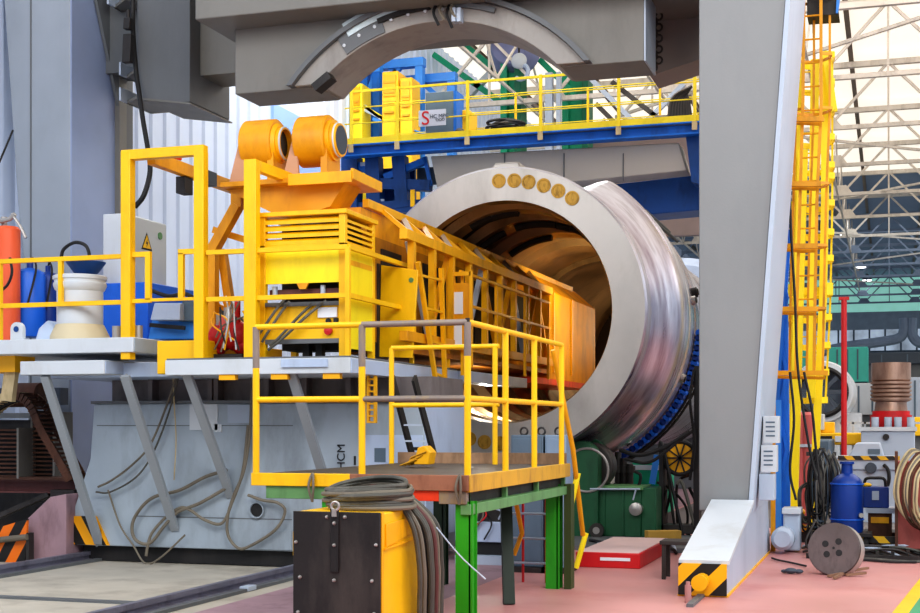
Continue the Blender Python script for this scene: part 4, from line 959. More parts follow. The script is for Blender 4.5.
MB().lathe([(19.0, .001), (19.0, .20), (19.12, .20), (19.12, .001)], (p.x, 0, p.z), 'Y', 36).build('drum_face', YELD, t)
for a in range(0, 180, 36):
    d = Vector((math.cos(math.radians(a)), 0, math.sin(math.radians(a))))*.2; o = Vector((p.x, 18.985, p.z)); MB().bar(o-d, o+d, .02, .02, (0, 1, 0)).build('spoke', BLK, t)
MB().torus((p.x, 19.0, p.z), .23, .03, 'Y', 32, 8).build('drum_rim', BLK, t)
MB().box(p.x-.28, p.x-.22, 18.9, 19.3, 0, p.z+.2).box(p.x+.2, p.x+.26, 18.9, 19.3, 0, p.z+.25).build('frame', BLK, t)
MB().box(p.x-.3, p.x+.3, 18.9, 19.3, .08, .2).build('base', STEELD, t)
t = thing('black_post', 'tall thin black post just left of the white crane leg', 'post', (XatY(696, 17.6), 17.6, 0))
MB().box(XatY(694, 17.6), XatY(699, 17.6), 17.6, 17.7, 0, ZatY(696, 366, 17.6)).build('post', BLK, t)
MB().tube(spline([onY(690, 480, 17.55), onY(694, 440, 17.5), onY(690, 400, 17.5), onY(694, 370, 17.6)]), .02, 6).build('cable', BLK, t)
rr = random.Random(5)
for i in range(16):
    a, b = rr.uniform(600, 696), rr.uniform(445, 490); Yk = rr.uniform(18.9, 19.4)
    p = onY(a, b, Yk); q = onY(min(698, a+rr.uniform(-18, 30)), b+rr.uniform(-10, 40), Yk); mid = p.lerp(q, .5)+Vector((rr.uniform(-.2, .2), 0, rr.uniform(-.2, .05)))
    q.z = .04
    single(MB().tube(spline([p, mid, q], 6), rr.uniform(.012, .028), 6), 'tangled_cable', [BLK, STEELD, HOSE, BLK][i % 4], 'dark cable tangled in the machinery under the vessel', 'cable', 'tangled cables under the vessel')
single(MB().tube(spline([onY(620, 450, 18.7), onY(640, 455, 18.6), onY(665, 447, 18.6), onY(690, 432, 18.6)]), .03, 8).tube(spline([onY(625, 459, 18.7), onY(650, 462, 18.6), onY(680, 440, 18.6), onY(697, 428, 18.6)]), .022, 8), 'cable_bundle', BLK,
       'black cable bundle sagging below the roller chain', 'cable')
# floor plates, timber, red slab under the stand
single(MB().obox((XatY(663, 17.9), 17.9, .1+.02), (.46, .16, .16), (0, 0, .5)), 'timber_block', WOOD, 'yellow timber block lying beside the green roller stand', 'timber', bevel=.006)
single(MB().prism([(XatY(575, 16.9), 16.9), (XatY(705, 16.9), 16.9), (XatY(700, 19.0), 19.0), (XatY(560, 19.0), 19.0)], 'Z', 0, .06), 'floor_plate', GRYD, 'grey steel floor plate under the green roller stand', 'plate')
a, b, c_, d = onZ(574, 566, .0), onZ(640, 568, 0), onZ(664, 550, 0), onZ(574, 553, 0)
sl_ = thing('red_plinth', 'low red painted slab with white top on the red floor', 'plinth', ((a.x+c_.x)/2, a.y, 0))
xx0, xx1 = onZ(571, 569, 0).x, onZ(640, 569, 0).x; yy0 = onZ(640, 569, 0).y; 
MB().box(xx0, xx1, yy0, yy0+2.1, 0, .17).build('plinth_body', RED, sl_, .01)
MB().box(xx0+.02, xx1-.02, yy0+.02, yy0+2.08, .17, .176).build('plinth_top', paint('pale pink top', '#e6c8c4', .6, var=.1), sl_)
p = onZ(652, 549, .2)
MB().obox((XatY(615, yy0-.01), yy0-.004, .10), (.34, .008, .035)).build('worn_label', PAPER, sl_)
t = thing('low_trestle', 'small black trestle bench standing on the red floor before the crane foot', 'trestle', onZ(671, 578))
pz = onZ(671, 580); hh = .40
MB().box(pz.x-.12, pz.x+.42, pz.y, pz.y+.35, hh-.04, hh).build('top', STEELD, t, .005)
for dx in (-.1, .36):
    for dy in (.02, .3): MB().box(pz.x+dx, pz.x+dx+.04, pz.y+dy, pz.y+dy+.04, 0, hh-.03).build('leg', STEELD, t)
for i in range(3):
    pts = [onZ(590+i*8, 540+i*4, .08), onZ(625, 546+i*2, .08), onZ(655, 542+i*3, .08), onZ(672, 541+i*4, .08), onZ(676, 553, .02)]
    single(MB().tube(spline(pts), .022, 6), 'floor_cable', BLK if i != 1 else GRYL, 'cable lying across the floor plate behind the red slab', 'cable', 'cables behind the red slab')
# ================================================================ GREEN WORK PLATFORM (near)
GX0, GX1, GY0, GY1, GZ = -4.785, -3.03, 9.7, 12.75, 1.223
gp = thing('work_platform', 'green steel work platform with yellow tube railings in front of the vessel', 'platform', ((GX0+GX1)/2, GY0, 0))
hz1, hz2 = 2.375, 1.80
xm = XatY(362, GY0)
def tb(pts, mat, nm, r=.024): MB().tube(pts, r, 12).build(nm, mat, gp)
xs0 = XatY(362, GY0)
GREYP = paint('worn grey tube paint', '#8c8078', .5, .2, var=.2, dirt='#b89a3a', damt=.5, dscale=8)
for z, nm in ((hz1, 'top_rail'), (hz2, 'mid_rail')):
    tb([(GX0, GY0, z), (xs0, GY0, z)], YEL, nm); tb([(xs0, GY0, z), (GX1, GY0, z)], GREYP, nm)
    tb([(GX1, GY0, z), (GX1, GY1, z)], YEL, nm)
    tb([(GX0, GY1, z), (XatY(499, GY1), GY1, z)], YEL, nm)
for (x, y, m_) in ((GX0, GY0, YEL), (xs0, GY0, YEL), (GX1, GY0, YEL), (GX1, GY0+1.05, YEL), (GX1, GY0+2.0, YEL), (GX1, GY1, YEL), (GX0, GY1, YEL), (XatY(495, GY1), GY1, YEL)):
    MB().tube([(x, y, GZ-.02), (x, y, hz1)], .027, 12).build('post', m_, gp)
    if y == GY0: MB().tube([(x, y, 2.05 if x != GX1 else 2.12), (x, y, hz1)], .0275, 12).build('post_sleeve', GREYP, gp)
MB().tube([(GX1, GY0, hz1-.01), (GX1, GY0, hz1+.03)], .018, 10).build('post_cap', STEELD, gp)
# deck and toe boards
MB().box(GX0, GX1, GY0, GY1+.2, GZ-.05, GZ-.01).build('deck', STEELD, gp)
zt_ = GZ+.0; xsplit = XatY(352, GY0)
MB().box(GX0-.02, xsplit, GY0-.05, GY0-.01, zt_-.10, zt_).build('toe_board', YEL, gp, .004)
MB().box(xsplit, GX1+.02, GY0-.05, GY0-.01, zt_-.12, zt_-.0).build('toe_board', paint('rusty brown toe board', '#9a6850', .6, var=.2, dirt='#5a3626', damt=.6, dscale=6), gp, .004)
MB().box(GX1-.02, GX1+.03, GY0-.03, GY1+.25, zt_-.13, zt_+.0).build('toe_board', paint('worn yellow toe board', '#cfa030', .6, var=.15, dirt='#8a6236', damt=.7, dscale=6), gp, .004)
MB().box(GX0, GX1, GY1+.18, GY1+.22, zt_-.02, zt_+.10).build('toe_board', WOODP, gp)
MB().box(GX0+.1, XatY(375, GY0), GY0-.03, GY0+.07, zt_-.20, zt_-.10).build('front_beam', GRNP, gp, .004)
MB().box(XatY(375, GY0), XatY(440, GY0), GY0-.03, GY0+.07, zt_-.20, zt_-.12).build('front_beam', REDO, gp, .004)
MB().box(XatY(440, GY0), GX1, GY0-.03, GY0+.07, zt_-.22, zt_-.12).build('front_beam', GREYP, gp, .004)
MB().box(GX1-.05, GX1+.03, GY0-.02, GY1+.25, zt_-.30, zt_-.22).build('side_beam', GRNP, gp, .004)
MB().box(GX1-.12, GX1-.05, GY0+.1, GY1+.2, zt_-.22, zt_-.05).build('side_channel', BLKP, gp)
for i in range(4):
    y = GY0+.05+i*(GY1-GY0+.1)/3; MB().box(GX1-.04, GX1+.0, y-.02, y+.02, zt_-.22, zt_-.12).build('channel_web', GRNP, gp)
for px in (312, 459):
    x = XatY(px, GY0-.06)
    MB().tube(spline([(x, GY0-.055, zt_-.22), (x-.02, GY0-.08, zt_-.1), (x+.005, GY0-.06, zt_+.0), (x+.02, GY0-.08, zt_-.1), (x, GY0-.055, zt_-.22)]), .010, 6).build('wire_tie', HOSEL, gp)
# legs (rolled steel sections)
def hleg(x, y, w, d, mat, nm='leg', tilt=0):
    m = MB().box(x-w/2, x+w/2, y-d/2, y-d/2+.012, 0, zt_-.2).box(x-w/2, x+w/2, y+d/2-.012, y+d/2, 0, zt_-.2).box(x+w/2-.03, x+w/2-.018, y-d/2, y+d/2, 0, zt_-.2)
    m.build(nm, mat, gp)
hleg(XatY(466, GY0+.05), GY0+.06, .135, .12, GRN)
hleg(XatY(335, GY0+.1), GY0+.06, .135, .12, GRN)
hleg(XatY(553, GY1+.1), GY1+.15, .14, .14, GRN)
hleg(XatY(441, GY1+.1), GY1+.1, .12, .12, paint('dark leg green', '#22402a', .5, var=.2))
MB().box(GX1-.0, GX1+.07, GY1+.1, GY1+.25, 0, zt_-.2).build('leg', paint('olive green shadow side', '#3c4a22', .5, var=.15), gp)  # olive box paints the shadow side of the rear right leg
p = onY(500, 500, 12.2); q = onZ(513, 616, 0)
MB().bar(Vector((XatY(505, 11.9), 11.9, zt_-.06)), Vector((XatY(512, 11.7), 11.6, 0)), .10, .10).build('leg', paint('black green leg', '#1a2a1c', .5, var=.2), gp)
# access ladder frame behind the legs
t = thing('rung_ladder', 'light steel rung ladder standing under the green platform', 'ladder', (XatY(525, 13.2), 13.3, 0))
for px in (523, 546): MB().tube([(XatY(px, 13.3), 13.3, 0), (XatY(px, 13.3), 13.3, 1.1)], .014, 8).build('ladder_rail', RED, t)
for i in range(4): MB().tube([(XatY(510, 13.25), 13.27, .20+i*.25), (XatY(549, 13.25), 13.27, .20+i*.25)], .012, 8).build('rung', GRYL, t)
# stair handrails going down at the rear
def poly(pts, mat, nm, lab, r=.026):
    t = MB().tube([onY(*p) for p in pts], r, 10); return single(t, nm, mat, lab, 'handrail')
poly([(553, 350, 12.9), (573, 450, 13.3), (583, 535, 13.9)], ORG, 'stair_handrail', 'long orange handrail dropping from the platform corner to the floor')
poly([(578, 473, 13.5), (571, 505, 13.5)], YELL, 'stair_handrail', 'short lemon yellow handrail stub beside the orange handrail, upper one', .03)
poly([(586, 533, 14.2), (576, 568, 14.2)], YELL, 'stair_handrail', 'lemon yellow handrail foot at the bottom of the orange handrail', .03)
poly([(516, 503, 12.9), (522, 533, 13.1), (514, 555, 13.1)], ORG, 'stair_handrail', 'bent orange handle bar seen under the platform beside the black leg', .024)
# slate cabinets behind the platform
for i, (a, b, lab, mat) in enumerate(((511, 543, 'dark slate floor cabinet with eye bolts, behind the platform railing', SLATE), (545, 566, 'narrow blue grey floor cabinet with eye bolt, next to the dark slate one', paint('blue grey cabinet', '#8296ac', .45)))):
    Yz = 14.2; x0, x1 = XatY(a, Yz), XatY(b, Yz); zt2_ = ZatY(530, 435, Yz)
    t = thing('floor_cabinet', lab, 'cabinet', ((x0+x1)/2, Yz, 0))
    MB().box(x0, x1, Yz, Yz+.35, .06, zt2_).build('cabinet_body', mat, t, .01)
    MB().box(x0+.02, x1-.02, Yz-.012, Yz, .12, zt2_-.04).build('door', mat, t, .004)
    MB().box(x0-.03, x1+.03, Yz-.05, Yz+.4, 0, .06).build('plinth', STEELD, t)
    for f in ((.3, .85) if i == 0 else (.5,)):
        MB().torus((x0+(x1-x0)*f, Yz+.15, zt2_+.04), .04, .012, 'Y', 20, 6).build('eye_bolt', STEELD, t)
    if i == 0: MB().obox(((x0+x1)/2+.12, Yz-.02, zt2_-.25), (.07, .01, .09), (0, .6, 0)).build('paper_tag', PAPER, t)
# pale machine base seen through the legs (at the pit side)
t = thing('pale_machine_base', 'pale lilac grey machine base seen between the green platform legs', 'machine base', (XatY(490, 15.0), 15.0, 0))
MB().box(XatY(455, 14.9), XatY(510, 14.9), 14.9, 16.2, .25, ZatY(480, 522, 14.9)).build('base_body', WHTB, t, .01)
MB().box(XatY(455, 14.8), XatY(512, 14.8), 14.8, 16.3, 0, .1).build('base_foot', GRYL, t)
MB().box(XatY(455, 14.9), XatY(509, 14.9), 14.95, 16.1, .1, .25).build('base_gap', BLK, t)
MB().box(XatY(462, 14.9), XatY(504, 14.9), 15.0, 15.8, ZatY(480, 522, 14.9), ZatY(480, 490, 14.9)).build('valve_block', STEELD, t)
rr = random.Random(9)
for i in range(9):
    a, b = rr.uniform(462, 505), rr.uniform(498, 520); p = onY(a, b, 14.93); q = onY(a+rr.uniform(-14, 14), b+rr.uniform(8, 30), 14.87)
    MB().tube(spline([p, p.lerp(q, .5)+Vector((.08, -.04, .03)), q], 5), .010, 6).build('thin_wire', [HOSEL, BLK, RED, GRYL][i % 4], t)
# hand brush on deck
p = onY(415, 470, 11.6); bz = GZ
t = thing('hand_brush', 'mustard yellow bristle brush lying on the platform deck by a post', 'brush', (p.x, 11.6, bz))
x0 = XatY(404, 11.6); x1 = XatY(433, 11.6)
MB().prism([(x0+.12, bz+.02), (x1-.02, bz+.02), (x1, bz+.13), (x1-.06, bz+.19), (x1-.12, bz+.17)], 'Y', 11.52, 11.70).build('brush_block', YELD, t, .006)
m = MB(); rr = random.Random(1)
for i in range(60):
    f = rr.random(); a = Vector((x0+.10+f*.10, 11.51+rr.random()*.2, bz+.04+f*.08)); m.tube([a+Vector((.05, 0, .02)), a+Vector((-.06-rr.random()*.05, rr.uniform(-.02, .02), -.035-rr.random()*.0))], .008, 4)
for i, v in enumerate(m.v):
    if v[2] < bz+.004: m.v[i] = (v[0], v[1], bz+.004)
m.build('bristles', paint('mustard bristle', '#c8921c', .9, var=.3, dirt='#5a4010', damt=.7, dscale=12), t)
# ================================================================ BLACK FRONTED CRATE WITH CABLE COIL
CY0 = 8.3
q0, q1 = XatY(293, CY0), XatY(380, CY0); cz = ZatY(340, 512, CY0)
cy1 = onX(425, 510, q1).y
cr = thing('equipment_crate', 'square crate with studded black rubber front and yellow side in the foreground', 'crate', ((q0+q1)/2, CY0, 0))
rf_ = MB().box(q0, q1, CY0, CY0+.02, .0, cz).build('rubber_front', BLKP, cr, .004)
MB().box(q0, q1, CY0+.02, cy1, .0, cz-.005).build('crate_body', YEL, cr, .01)
MB().box(q0-.01, q0+.0, CY0+.02, CY0+.14, cz-.30, cz-.14).build('side_handle', YEL, cr)
zc_ = lambda y: ZatY(400, y, CY0+.3)
MB().prism([(CY0+.09, zc_(522)), (cy1-.25, zc_(519)), (cy1-.25, zc_(536)), (CY0+.09, zc_(545))], 'X', q1, q1+.012).build('side_rib', YELD, cr, .003)
MB().prism([(CY0+.05, zc_(545)), (cy1-.1, zc_(541)), (cy1-.1, zc_(543)), (CY0+.05, zc_(547))], 'X', q1, q1+.018).build('side_rib', YELD, cr)
MB().box(q1-.0, q1+.006, CY0+.02, CY0+.06, 0, cz).build('corner_strip', YELD, cr)
xcn = XatY(335, CY0); 
MB().box(xcn-.03, xcn+.03, CY0-.014, CY0, ZatY(335, 572, CY0), cz+.02).build('front_strap', BLK, cr, .003)
MB().torus((xcn+.01, CY0-.02, cz+.04), .028, .009, 'Y', 20, 6).build('lifting_ring', STEEL, cr)
MB().box(xcn-.012, xcn+.02, CY0-.03, CY0-.012, cz-.03, cz+.02).build('ring_tab', STEEL, cr)
for (px, py) in ((296, 542), (376, 545), (300, 577), (372, 581), (335, 523), (335, 545), (335, 580), (345, 517), (327, 517), (298, 612), (374, 614)):
    p = onY(px, py, CY0); MB().lathe([(-.018, .001), (-.015, .008), (-.008, .012), (.0, .013)], (p.x, CY0-(.014 if px == 335 else 0), p.z), 'Y', 14).build('rivet', STEEL, rf_)
# cable coil lying on the crate, strands falling down the right side
cc = thing('cable_coil', 'thick grey cable coil lying on the crate and hanging down its right side', 'cable coil', ((q0+q1)/2+.15, CY0+.4, cz))
rr = random.Random(11)
cxm = XatY(365, CY0+.35); cym = CY0+.42
for k in range(9):
    a_, b_ = .30+rr.uniform(-.03, .03), .26+rr.uniform(-.04, .03); zz_ = cz+.015+k*.0165; ox = rr.uniform(-.02, .03); pts = []
    for i in range(41):
        a = 2*PI*i/40; lift = .05*max(0, math.sin(a))*(.3+k/9)
        pts.append((cxm+ox+a_*math.cos(a), cym+b_*math.sin(a), zz_+lift+.02*math.cos(a)*k/9))
    MB().tube(pts, .0165, 8, caps=False).build('coil_turn', HOSE if k % 3 else HOSEL, cc)
xr = q1
for k in range(9):
    y = CY0+.45+k*.05; r0 = .018
    top = Vector((xr-.12-.02*k, y, cz+.09+.01*k)); o_ = .04+rr.uniform(0, .04)+.017*(k % 3)
    pts = [Vector((xr-.40, y-.08, cz+.10)), top, Vector((xr+o_, y, cz-.10)), Vector((xr+.05+o_, y+.02, cz-.40)), Vector((xr+.04+o_, y+.05, .35)), Vector((xr+.03+o_, y+.06, .03))]
    MB().tube(spline(pts), r0, 8).build('hanging_strand', [HOSE, HOSEL, HOSE, BLK, HOSE, RUSTM][k % 6], cc)
MB().tube(spline([(xr+.12, CY0+.8, cz-.15), (xr+.3, CY0+.8, cz-.35), (xr+.5, CY0+.75, cz-.50)]), .006, 6).build('loose_wire', GRYL, cc)
# ================================================================ LEFT SCRAP: finned coolers, cable chain, brown beam, hazard plate
Yl = 14.3
def cooler(px0, px1, y0, y1, Y, lab):
    x0, x1 = XatY(px0, Y), XatY(px1, Y); z1, z0 = ZatY(px0, y0, Y), ZatY(px0, y1, Y)
    t = thing('finned_cooler', lab, 'cooler', ((x0+x1)/2, Y, z0))
    n = int((z1-z0)/.055); m = MB()
    for i in range(n): z = z0+(i+.5)*(z1-z0)/n; m.box(x0+.02, x1-.02, Y, Y+.4, z-.012, z+.012)
    m.build('fins', RUST, t); MB().box(x0+.03, x1-.03, Y+.06, Y+.38, z0, z1).build('core', BLK, t)
    MB().box(x0, x0+.03, Y-.01, Y+.41, z0, z1).build('side_frame', GRYB, t); MB().box(x1-.03, x1, Y-.01, Y+.41, z0, z1).build('side_frame', GRYB, t)
cooler(-14, 19, 428, 478, 15.1, 'rusty finned cooler standing on the brown beam, nearest the photo edge')
cooler(31, 55, 412, 476, 15.4, 'rusty finned cooler behind the drag chain, next to the slanted strut')
# drag chain
t = thing('drag_chain', 'brown link drag chain arching over the coolers and down toward the strut', 'drag chain', onY(40, 460, 15.0))
pts = spline([onY(-14, 424, 15.0), onY(2, 410, 15.0), onY(20, 403, 15.0), onY(32, 410, 15.0), onY(42, 432, 15.0), onY(55, 455, 15.0), onY(66, 474, 15.0), onY(71, 484, 15.0)], 5)
for i in range(len(pts)-1):
    a, b = pts[i], pts[i+1]; w_ = .34
    d = (b-a).normalized(); nrm = Vector((-d.z, 0, d.x))
    m = MB().bar(a+nrm*.10+Vector((0, -.17, 0)), b+nrm*.10+Vector((0, -.17, 0)), .02, .10).bar(a+nrm*.1+Vector((0, .17, 0)), b+nrm*.1+Vector((0, .17, 0)), .02, .10)
    m.bar(a+nrm*.13+Vector((0, -.17, 0)), a+nrm*.13+Vector((0, .17, 0)), .03, .02).bar(a+nrm*.05+Vector((0, -.17, 0)), a+nrm*.05+Vector((0, .17, 0)), .04, .015)
    m.build('link', HOSEP if i < 11 else RUST, t)
MB().tube([p+Vector((0, 0, .05)) for p in pts], .04, 8).build('inner_cable', BLK, t)
# beam, kerb block, hazard plate, pipe
x0, x1 = XatY(-30, 15.1), XatY(66, 15.1)
bm_ = thing('brown_beam', 'maroon brown steel beam carrying the finned coolers', 'beam', ((x0+x1)/2, 15.3, ZatY(30, 496, 15.1)))
MB().ibeam((x0, 15.3, ZatY(30, 487, 15.1)), (x1, 15.3, ZatY(60, 487, 15.1)), .3, .17, .02).build('beam', RUSTM, bm_)
MB().box(x0, x1, 15.1, 15.5, ZatY(30, 480, 15.1), ZatY(30, 477, 15.1)).build('top_plate', RUST, bm_)
MB().bar(onY(-10, 520, 15.2), onY(50, 494, 15.2), .10, .06).build('stay', STEELD, bm_)
MB().box(x1-.25, x1+.1, 15.12, 15.5, ZatY(60, 502, 15.1), ZatY(60, 490, 15.1)).build('end_block', STEELD, bm_)
single(MB().prism([(XatY(26, 14.6), ZB), (XatY(66, 14.6), ZB), (XatY(66, 14.6), ZatY(66, 494, 14.6)), (XatY(50, 14.6), ZatY(50, 497, 14.6)), (XatY(26, 14.6), ZatY(26, 520, 14.6))], 'Y', 14.6, 15.6), 'plinth_block', PINKC,
       'dull purple concrete block with a slanted top beside the striped corner plate', 'block', bevel=.01)
t = thing('striped_barrier_plate', 'orange and black striped plate at the photo edge beside the purple block', 'barrier', (XatY(5, 14.4), 14.4, ZB))
MB().prism([(XatY(-20, 14.4), ZB), (XatY(25, 14.4), ZB), (XatY(27, 14.4), ZatY(27, 519, 14.4)), (XatY(-20, 14.4), ZatY(-20, 533, 14.4))], 'Y', 14.4, 14.44).build('plate', HAZO, t)
MB().tube([onY(-20, 542, 14.33), onY(27, 537, 14.33)], .04, 10).build('pipe', HOSEL, t)
MB().box(XatY(26, 14.36), XatY(29, 14.36), 14.36, 14.46, ZB, ZatY(27, 533, 14.36)).build('post', STEELD, t)
single(MB().bar(onY(14, 352, 14.0), onY(8, 401, 14.0), .16, .08, (0, 1, 0)), 'hanging_strap', HOSEP, 'wide tan canvas strap hanging from the slab over the drag chain', 'strap')
single(MB().lathe([(-.25, .001), (-.25, .16), (.25, .16), (.25, .001)], (XatY(25, 15.3), 15.3, ZatY(25, 395, 15.3)), 'X', 28), 'brown_roller', RUST, 'brown cylindrical roller behind the tan strap under the slab', 'roller')
t = thing('grey_service_frame', 'dark steel service frame standing behind the coolers under the slab', 'frame', (XatY(20, 16.0), 16.1, ZB))
MB().box(XatY(-25, 16.2), XatY(60, 16.2), 16.2, 16.4, ZatY(20, 405, 16.2), ZatY(20, 388, 16.2)).build('panel', SLATED, t)
MB().box(XatY(-25, 16.2), XatY(60, 16.2), 16.25, 16.35, ZB, ZatY(20, 420, 16.2)).build('lower_panel', BLKP, t)
MB().box(XatY(-25, 16.1), XatY(58, 16.1), 16.1, 16.2, ZatY(20, 418, 16.1), ZatY(20, 413, 16.1)).build('rail', GRYD, t)
single(MB().box(XatY(268, 9.9), XatY(270, 9.9), 9.0, 9.3, ZB, ZB+.0).obox(onZ(248, 588, ZB+.03), (.10, .2, .05)), 'rail_clip', GRYL, 'small pale rail clip bolted beside the rail near the crate', 'clip', bevel=.006)

# short marker post and rail in front of the crane foot
single(MB().tube([(XatY(688, 12.2), 12.2, 0), (XatY(688, 12.2), 12.2, .16)], .03, 10).tube([(XatY(688, 12.2), 12.2, .16), (XatY(688, 12.2), 12.2, .19)], .02, 10), 'marker_post', paint('faded pink post', '#b88480', .6), 'short faded pink post in the floor before the striped foot plate', 'post')
single(MB().box((fx0+fx1)/2-.03, (fx0+fx1)/2+.03, 11.9, 20, 0, .03), 'floor_rail', GRYD, 'flat steel rail under the striped foot of the right crane leg', 'rail')
# ================================================================ OVERHEAD BLUE CRANE BRIDGE WITH WALKWAY
Yw = 26.0
X = lambda px, Y=Yw: XatY(px, Y)
Z = lambda px, py, Y=Yw: ZatY(px, py, Y)
wx0, wx1 = X(345), X(708)
zdk = Z(460, 137)
WYE = paint('olive yellow paint', '#e8cf28', .45, var=.08, dirt='#a89414', damt=.4)
wb = thing('overhead_walkway', 'blue overhead crane bridge with yellow railed walkway above the steel vessel', 'crane bridge', ((wx0+wx1)/2, Yw, zdk-3))
MB().box(wx0, wx1, Yw-.02, Yw+.02, zdk-.03, zdk+.12).build('toe_board', WYE, wb)
MB().box(wx0, wx1, Yw-.0, Yw+1.2, zdk-.05, zdk-.02).build('deck', GRYD, wb)
MB().ibeam((wx0-.1, Yw+.1, zdk-.13), (wx1, Yw+.1, zdk-.13), .3, .24, .03).build('edge_beam', BLU, wb)
for z in (zdk+1.10, zdk+.75, zdk+.42):
    MB().box(wx0, wx1, Yw-.02, Yw+.02, z-(.035 if z > zdk+1 else .008), z+.012).build('rail', WYE, wb)
    MB().box(wx0+.4, wx1, Yw+1.18, Yw+1.2, z-.01, z+.01).build('rear_rail', WYE, wb)
for px in (352, 398, 468, 541, 619, 695):
    po = MB().box(X(px)-.03, X(px)+.03, Yw-.05, Yw+.0, zdk-.15, zdk+1.12).build('post', WYE, wb)
    MB().box(X(px)-.05, X(px)+.05, Yw-.08, Yw-.04, zdk-.18, zdk-.02).build('post_shoe', HOSEP, po)
for px in (375, 425, 500, 575, 650):
    MB().box(X(px)-.02, X(px)+.02, Yw+1.17, Yw+1.22, zdk-.05, zdk+1.1).build('rear_post', YEL, wb)
# warm grey girder web and dark blue frames underneath
GIR = paint('warm grey girder', '#b4aea6', .5, var=.06, dirt='#7c766e', damt=.5, dscale=.5, scale=.4)
MB().prism([(X(425), Z(425, 153)), (X(676), Z(676, 139)), (X(684), Z(684, 167)), (X(545), Z(545, 181)), (X(432), Z(432, 187))], 'Y', Yw+.35, Yw+1.0).build('girder_web', GIR, wb, .02)
for px in (500, 560, 620): MB().box(X(px)-.01, X(px)+.01, Yw+.33, Yw+.35, Z(px, 178), Z(px, 150)).build('web_seam', GRYD, wb)
MB().prism([(X(545), Z(545, 181)), (X(705), Z(705, 163)), (X(705), Z(705, 200)), (X(640), Z(640, 206)), (X(520), Z(520, 198))], 'Y', Yw+1.1, Yw+2.0).build('cross_girder', BLUD, wb, .02)
MB().prism([(X(684), Z(684, 132)), (X(708), Z(708, 131)), (X(708), Z(708, 185)), (X(690), Z(690, 180))], 'Y', Yw+.2, Yw+.8).build('girder_end', BLUD, wb)
for (a, b, c, d, w_) in ((352, 158, 352, 215, .35), (374, 158, 376, 215, .3), (400, 157, 404, 208, .28), (345, 183, 431, 186, .22), (385, 178, 425, 161, .14), (345, 160, 378, 175, .16), (425, 157, 431, 186, .08), (345, 210, 430, 206, .25)):
    MB().bar(onY(a, b, Yw+.5), onY(c, d, Yw+.5), w_, w_).build('under_frame', BLU if w_ < .2 else BLUD, wb)
MB().box(X(355), X(400), Yw+.9, Yw+1.0, Z(380, 212), Z(380, 160)).build('backing_plate', BLUD, wb)
MB().box(X(407), X(411), Yw+.2, Yw+.25, Z(409, 205), Z(409, 188)).build('yellow_pipe', YEL, wb)
MB().box(X(403), X(425), Yw+.85, Yw+.9, Z(410, 178), Z(410, 160)).build('grey_panel', SLATE, wb)
for (a, b) in ((388, 179), (370, 198), (392, 205), (362, 160)):
    MB().box(X(a)-.2, X(a)+.15, Yw+.4, Yw+.45, Z(a, b)-.04, Z(a, b)+.04).build('bright_fitting', WHTB, wb)
# things on the walkway
Yq2 = Yw-.06
t = thing('walkway_sign', 'white notice board with red emblem and dark lettering hung on the walkway rail', 'sign', (X(432, Yq2), Yq2, Z(432, 127, Yq2)))
MB().box(X(419, Yq2), X(446, Yq2), Yq2-.02, Yq2, Z(432, 126, Yq2), Z(432, 110, Yq2)).build('board', paint('sign board', '#b8bcc8', .5, var=.04), t)
sx, sz = X(421.5, Yq2), Z(432, 124.5, Yq2)
text('S', (sx, Yq2-.025, sz), .40, RED, t)
text('HC MPC', (X(430, Yq2), Yq2-.025, Z(432, 118.5, Yq2)), .11, SLATED, t)
text('OOO', (X(436, Yq2), Yq2-.025, Z(432, 121.8, Yq2)), .08, SLATED, t)
t = thing('control_locker', 'grey blue locker with blue side standing on the overhead walkway behind the sign', 'locker', (X(442, Yw+.5), Yw+.5, zdk))
MB().box(X(427, Yw+.4), X(455, Yw+.4), Yw+.3, Yw+.8, zdk, Z(440, 93, Yw+.4)).build('locker_body', SLATE, t, .01)
MB().box(X(455, Yw+.4), X(458, Yw+.4), Yw+.3, Yw+.8, zdk, Z(440, 93, Yw+.4)).build('locker_edge', BLU, t)
single(MB().sphere((X(459, Yw+.2), Yw+.25, zdk+.12), .12, 12, 8), 'black_float', BLK, 'small black round lamp housing on the walkway next to the locker', 'lamp housing')
t = thing('cable_heap', 'dark heap of coiled cable lying on the walkway right of the locker', 'cable heap', (X(505, Yw+.4), Yw+.4, zdk))
rr = random.Random(21)
for i in range(9):
    MB().torus((X(505, Yw+.4)+rr.uniform(-.12, .12), Yw+.5, zdk+.06+i*.035), .33-rr.uniform(0, .1), .03, 'Z', 24, 6).build('coil_turn', BLK if i % 3 else STEELD, t)
t = thing('net_bundle', 'dark hanging bundle of cable and netting at the right end of the walkway', 'bundle', (X(680, Yw+.5), Yw+.5, zdk))
for i in range(16):
    f = i/15; a = onY(692-f*6, 86+f*8, Yw+.35+f*.2); b = onY(668+f*24, 112, Yw+.4+f*.2); b.z = zdk+.02+.04*rr.random(); mid = a.lerp(b, .5)+Vector((-.15*(1-f), 0, .15))
    MB().tube(spline([a, mid, b], 5), .03, 6).build('strand', BLK if i % 2 else STEELD, t)
t = thing('trolley_motor', 'dark motor block clustered with small parts on the walkway near its right end', 'motor', (X(662, Yw+.5), Yw+.5, zdk))
MB().cyl((X(655, Yw+.5), Yw+.5, zdk+.14), (X(668, Yw+.5), Yw+.5, zdk+.14), .13, 16).build('motor_body', STEELD, t)
MB().box(X(652, Yw+.5), X(672, Yw+.5), Yw+.4, Yw+.7, zdk, zdk+.06).build('motor_base', BLKP, t)
